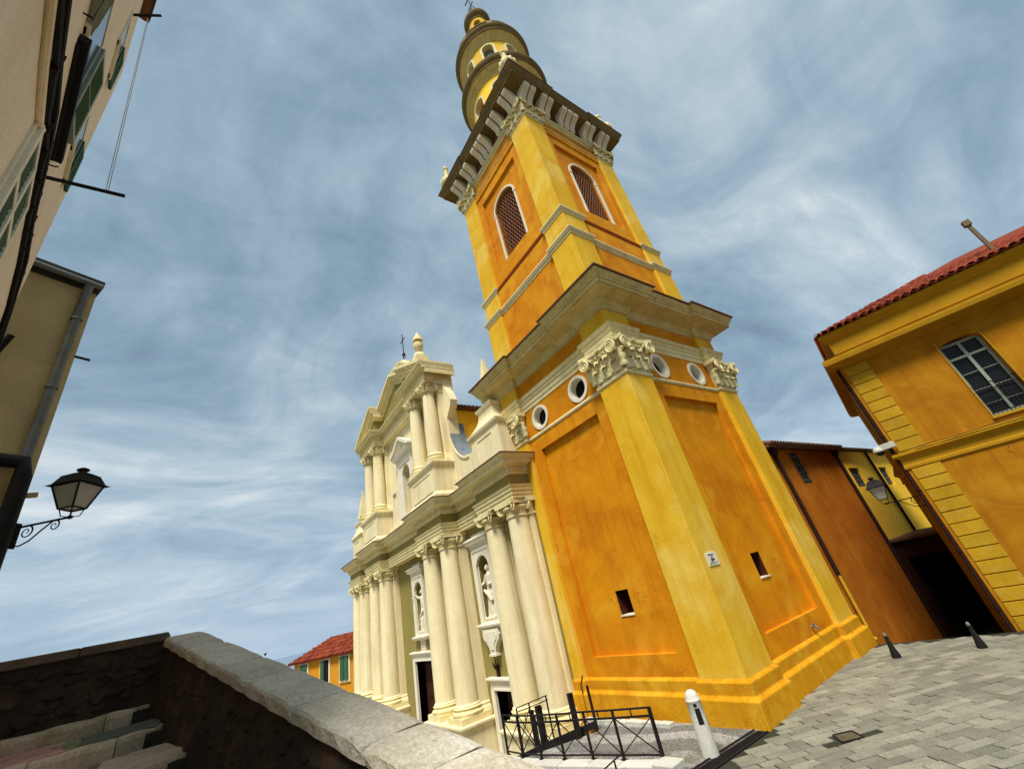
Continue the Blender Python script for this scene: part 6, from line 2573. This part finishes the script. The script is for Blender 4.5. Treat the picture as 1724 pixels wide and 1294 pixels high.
# tap on the tower wall
tp = thing('water_tap', 'small metal tap sticking out of the orange tower wall near the ground', 'tap', (X0 - 0.33, Y0 + 4.33, 1.05))
p = MB()
p.tube([(0, 0, 0), (0.12, 0, 0.0), (0.17, 0, -0.03), (0.17, 0, -0.09)], 0.028, 8)
p.tube([(0.10, -0.07, 0.06), (0.10, 0.07, 0.06)], 0.015, 6)
p.tube([(0.10, 0, 0.0), (0.10, 0, 0.06)], 0.015, 6)
p.lathe([(0.05, -0.02), (0.05, 0.0)], n=12)
p.build('spout', M['zinc'], tp)

# ------------------------------------------------------------------ parapet beside the stairs
CZ = R(-165.5964)
ph = Vector((math.cos(CZ), math.sin(CZ)))
pw_ = Vector((-ph.y, ph.x))
slope = math.tan(R(12.3246))
nvec = Vector((ph.x * -math.sin(R(12.3246)), ph.y * -math.sin(R(12.3246)), math.cos(R(12.3246))))


def cop_z(a):
    # coping plane lies 1 m below the eye measured square to the plane
    return CAM_H - 1.0 / math.cos(R(12.3246)) + a * slope


def PP(a, lat, z):
    q = ph * a + pw_ * lat
    return (q.x, q.y, z)


LI, LO = -1.42, -1.80
AE = 6.66       # far end of the sloping run
pa = thing('stair_parapet', 'sloping parapet with grey coping slabs and dark rubble side beside the steps', 'parapet wall', (0, 0, 0))
b = MB()
A0 = -2.5
b.add([PP(A0, LI + 0.85, -2.2), PP(AE + 0.25, LI + 1.05, -2.2), PP(AE + 0.25, LO + 0.05, -2.2), PP(A0, LO + 0.05, -2.2), PP(A0, LI - 0.05, cop_z(A0) - 0.07), PP(AE + 0.25, LI - 0.05, cop_z(AE + 0.25) - 0.07), PP(AE + 0.25, LO + 0.05, cop_z(AE + 0.25) - 0.07), PP(A0, LO + 0.05, cop_z(A0) - 0.07)],
      [(0, 3, 2, 1), (4, 5, 6, 7), (0, 1, 5, 4), (1, 2, 6, 5), (2, 3, 7, 6), (3, 0, 4, 7)])
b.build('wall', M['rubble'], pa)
# rubble stones standing proud of the inner side
random.seed(21)
rs = MB()
for i in range(520):
    a = random.uniform(-0.5, AE - 0.05)
    zt_ = cop_z(a) - 0.13
    z = random.uniform(zt_ - 1.3, zt_)
    s1, s2, s3 = random.uniform(0.035, 0.09), random.uniform(0.012, 0.03), random.uniform(0.025, 0.06)
    if z + s3 > zt_:
        continue
    zb_ = cop_z(a) - 0.07
    c_ = Vector(PP(a, LI - 0.05 + (zb_ - z) / (zb_ + 2.2) * (0.90 + 0.2 * max(0, a + 2.5) / 9.4), z))
    u_ = Vector((ph.x, ph.y, random.uniform(-0.15, 0.3))).normalized()
    v_ = Vector((pw_.x, pw_.y, 0))
    w_ = u_.cross(v_)
    n8 = 8
    ring0 = [c_ + u_ * s1 * math.cos(2 * PI * k / n8) * random.uniform(0.8, 1.1) + w_ * s3 * math.sin(2 * PI * k / n8) * random.uniform(0.8, 1.1) for k in range(n8)]
    ring1 = [c_ + (q - c_) * 0.6 + v_ * s2 for q in ring0]
    o_ = len(rs.v)
    rs.add(ring0 + ring1, [(k, (k + 1) % n8, (k + 1) % n8 + n8, k + n8) for k in range(n8)] + [tuple(range(n8, 2 * n8))], True)
tag(rs.build('rubble_stones', M['rubble'], pa), kind='stuff')
# coping slabs
joints = [-2.5, -1.6, -0.75, 0.2, 0.85, 1.45, 2.02, 2.49, 3.36, 4.25, 4.90, 6.0, AE + 0.30]
JP = [(random.uniform(-0.02, 0.02)) for _ in joints]
for i in range(len(joints) - 1):
    a0, a1 = joints[i] + 0.009, joints[i + 1] - 0.009
    b = MB()
    ns = max(2, int((a1 - a0) / 0.10))
    vs = []
    lat = [LI, LI - 0.012, LI - 0.05, (LI + LO) / 2, LO + 0.05, LO + 0.012, LO]
    hh = [-0.025, -0.006, 0.0, 0.0, 0.0, -0.006, -0.025]
    for k in range(ns + 1):
        a = a0 + (a1 - a0) * k / ns
        edge = 0.0
        for j, (l_, h_) in enumerate(zip(lat, hh)):
            wob = 0.006 * math.sin(a * 13 + i) + 0.005 * math.sin(a * 31 + i * 2) if j in (0, 1) else 0.0
            en = 0.012 if k in (0, ns) else 0.0
            jl = JP[i if k == 0 else i + 1] if k in (0, ns) else 0.0
            vs.append(PP(a + (jl * (1 if j > 3 else -1) if k in (0, ns) else 0), l_ + wob, cop_z(a) + h_ - en + 0.0025 * math.sin(a * 9 + j * 2 + i * 3)))
        vs.append(PP(a, LO, cop_z(a) - 0.09))
        vs.append(PP(a, LI + 0.006 * math.sin(a * 17 + i), cop_z(a) - 0.09))
    m_ = 9
    fs = []
    for k in range(ns):
        for j in range(m_):
            fs.append((k * m_ + j, k * m_ + (j + 1) % m_, (k + 1) * m_ + (j + 1) % m_, (k + 1) * m_ + j))
    fs.append(tuple(range(m_)))
    fs.append(tuple(reversed(range(ns * m_, ns * m_ + m_))))
    b.add(vs, fs)
    b.build('coping_stone', M['coping'], pa)

# end wall with its own coping (runs along y)
XE = -7.02
ew = thing('terrace_wall', 'dark rubble wall with a thin coping closing the top of the steps on the left', 'wall', (0, 0, 0))
b = MB()
b.box(XE - 0.42, XE, -2.60, -0.05, -2.2, 3.84)
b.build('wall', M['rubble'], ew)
rs = MB()
for i in range(260):
    y = random.uniform(-2.6, -0.25)
    z = random.uniform(2.9, 3.80)
    s1, s2, s3 = random.uniform(0.04, 0.10), random.uniform(0.012, 0.035), random.uniform(0.03, 0.06)
    if z + s3 > 3.83:
        continue
    n8 = 8
    ring0 = [Vector((XE, y + s1 * math.cos(2 * PI * k / n8) * random.uniform(0.8, 1.1), z + s3 * math.sin(2 * PI * k / n8) * random.uniform(0.8, 1.1))) for k in range(n8)]
    cc = Vector((XE, y, z))
    ring1 = [cc + (q - cc) * 0.6 + Vector((s2, 0, 0)) for q in ring0]
    rs.add(ring0 + ring1, [(k, (k + 1) % n8, (k + 1) % n8 + n8, k + n8) for k in range(n8)] + [tuple(range(n8, 2 * n8))], True)
tag(rs.build('rubble_stones', M['rubble'], ew), kind='stuff')
y = -0.30
k = 0
while y > -2.6:
    l_ = 0.75
    b = MB()
    b.box(XE - 0.45, XE + 0.035, y - l_ + 0.003, y - 0.003, 3.84, 3.93)
    b.build('coping_stone', M['coping_edge'], ew, 0.012)
    y -= l_

# ------------------------------------------------------------------ steps
sw = thing('stone_steps', 'worn stone steps with pink brick treads and mossy pebbles climbing to the dark terrace wall', 'steps', (0, 0, 0))
NX = [(-6.70, 3.244, 3.25), (-6.00, 3.058, 3.125), (-5.15, 2.871, 2.93), (-4.30, 2.69, 2.75), (-3.50, 2.50, 2.56), (-2.7, 2.32, 2.38), (-1.9, 2.13, 2.19), (-1.1, 1.94, 2.0), (-0.3, 1.75, 1.81)]


def wall_y(x):
    # y of the foot of the parapet's inner side at x
    t = (x - pw_.x * (LI - 0.05)) / ph.x
    return ph.y * t + pw_.y * (LI - 0.05) - 0.13


for i, (nx_, z, zk) in enumerate(NX):
    xb = NX[i - 1][0] - 0.02 if i else XE
    ys = wall_y(nx_) - 0.02
    yb_ = -3.0

    def zt(x):
        # the treads slope a little down to the nosing
        return zk + (z - zk) * (x - xb) / (nx_ - xb)
    b = MB()
    b.hexa([(xb, yb_, -2.2), (nx_ - 0.10, yb_, -2.2), (nx_ - 0.10, ys, -2.2), (xb, ys + 0.12, -2.2), (xb, yb_, zk - 0.03), (nx_ - 0.10, yb_, z - 0.03), (nx_ - 0.10, ys, z - 0.03), (xb, ys + 0.12, zk - 0.03)])
    b.build('step_core', M['mortar'], sw)
    if i > 3:
        continue
    cuts = [ys, ys - 0.34]
    yy = ys - 0.34
    while yy > yb_:
        yy -= random.uniform(0.5, 0.8)
        cuts.append(yy)
    for j in range(len(cuts) - 1):
        y1, y0 = cuts[j] - 0.004, cuts[j + 1] + 0.004

        def xf(y):
            t = (ys - y) / 0.5
            return nx_ - 0.22 * (1 - min(1, t)) ** 2.2
        b = MB()
        n_ = 6
        vs = []
        for q in range(n_ + 1):
            y = y0 + (y1 - y0) * q / n_
            x = xf(y) + 0.006 * math.sin(y * 23 + i)
            dz = 0.006 * math.sin(y * 17 + i * 2) + random.uniform(-0.002, 0.002)
            w_ = 0.15
            vs += [(x - w_, y, z - 0.17), (x, y, z - 0.17), (x + 0.006, y, z - 0.04), (x - 0.006, y, z - 0.010 + dz), (x - 0.03, y, z + dz), (x - w_, y, z + 0.008 + dz)]
        fs = []
        for q in range(n_):
            for p_ in range(6):
                fs.append((q * 6 + p_, q * 6 + (p_ + 1) % 6, (q + 1) * 6 + (p_ + 1) % 6, (q + 1) * 6 + p_))
        fs.append(tuple(range(6)))
        fs.append(tuple(reversed(range(n_ * 6, n_ * 6 + 6))))
        b.add(vs, fs)
        b.build('nosing_stone', M['step'], sw)
    # tread: pink bricks away from the parapet, mossy pebbles close to it
    xa, xe = xb + 0.03, nx_ - 0.16
    y_m = ys - 0.75
    rows = max(2, int((xe - xa) / 0.11))
    st_ = (xe - xa) / rows
    for r_ in range(rows):
        y = y_m + random.uniform(-0.08, 0.08)
        x0_, x1_ = xa + r_ * st_ + 0.005, xa + (r_ + 1) * st_ - 0.005
        while y > yb_:
            l_ = random.uniform(0.22, 0.32)
            dz = random.uniform(-0.006, 0.004)
            tr = MB()
            tr.hexa([(x0_, y - l_ + 0.005, zt(x0_) - 0.06), (x1_, y - l_ + 0.005, zt(x1_) - 0.06), (x1_, y, zt(x1_) - 0.06), (x0_, y, zt(x0_) - 0.06), (x0_, y - l_ + 0.005, zt(x0_) - 0.004 + dz), (x1_, y - l_ + 0.005, zt(x1_) - 0.004 + dz), (x1_, y, zt(x1_) - 0.004 + dz), (x0_, y, zt(x0_) - 0.004 + dz)])
            tr.build('tread_brick', M['pink'], sw)
            y -= l_
    pe = MB()
    for q in range(240):
        x = random.uniform(xa, xe + 0.02)
        y = random.uniform(y_m - 0.05, ys - 0.03)
        r_ = random.uniform(0.016, 0.032)
        pe.lathe([(r_, -0.02), (r_ * 0.9, 0.004), (r_ * 0.5, 0.013), (0.0, 0.015)], c=(x, y, zt(x) - 0.020), n=7)
    tag(pe.build('tread_pebbles', M['moss'], sw), kind='stuff')
    if i in (1, 2):
        sl_ = MB()
        x0_, x1_ = xa + (0.12 if i == 1 else 0.05), xe - 0.01
        sl_.hexa([(x0_, ys - 0.62, zt(x0_) - 0.05), (x1_, ys - 0.62, zt(x1_) - 0.05), (x1_, ys - 0.06, zt(x1_) - 0.05), (x0_, ys - 0.06, zt(x0_) - 0.05), (x0_, ys - 0.62, zt(x0_) + 0.006), (x1_, ys - 0.62, zt(x1_) + 0.006), (x1_, ys - 0.06, zt(x1_) + 0.006), (x0_, ys - 0.06, zt(x0_) + 0.006)])
        sl_.build('tread_slab', M['slab'] if i == 1 else M['step'], sw, 0.01)

# weeds growing from the coping
def weed(a, lat, h, nb, lab):
    b = MB()
    base = Vector(PP(a, lat, cop_z(a)))
    for i in range(nb):
        an = random.uniform(0, 2 * PI)
        l_ = h * random.uniform(0.5, 1.0)
        tip = base + Vector((math.cos(an) * l_ * 0.6, math.sin(an) * l_ * 0.6, l_))
        mid = base.lerp(tip, 0.55) + Vector((0, 0, l_ * 0.12))
        b.tube([base, mid, tip], 0.003, 4, [0.004, 0.003, 0.001])
        for k in range(3):
            c_ = base.lerp(tip, 0.45 + 0.25 * k)
            d = Vector((math.cos(an + k), math.sin(an + k), 0.5)).normalized()
            s_ = d.cross(Vector((0, 0, 1))).normalized()
            b.add([c_, c_ + d * h * 0.15 + s_ * h * 0.06, c_ + d * h * 0.32, c_ + d * h * 0.15 - s_ * h * 0.06], [(0, 1, 2, 3)])
    o = b.build('weed', M['leaf'])
    tag(o, lab, 'weed')


weed(4.85, LO + 0.01, 0.03, 9, 'tiny green weed sprouting from the outer edge of the sloping coping')
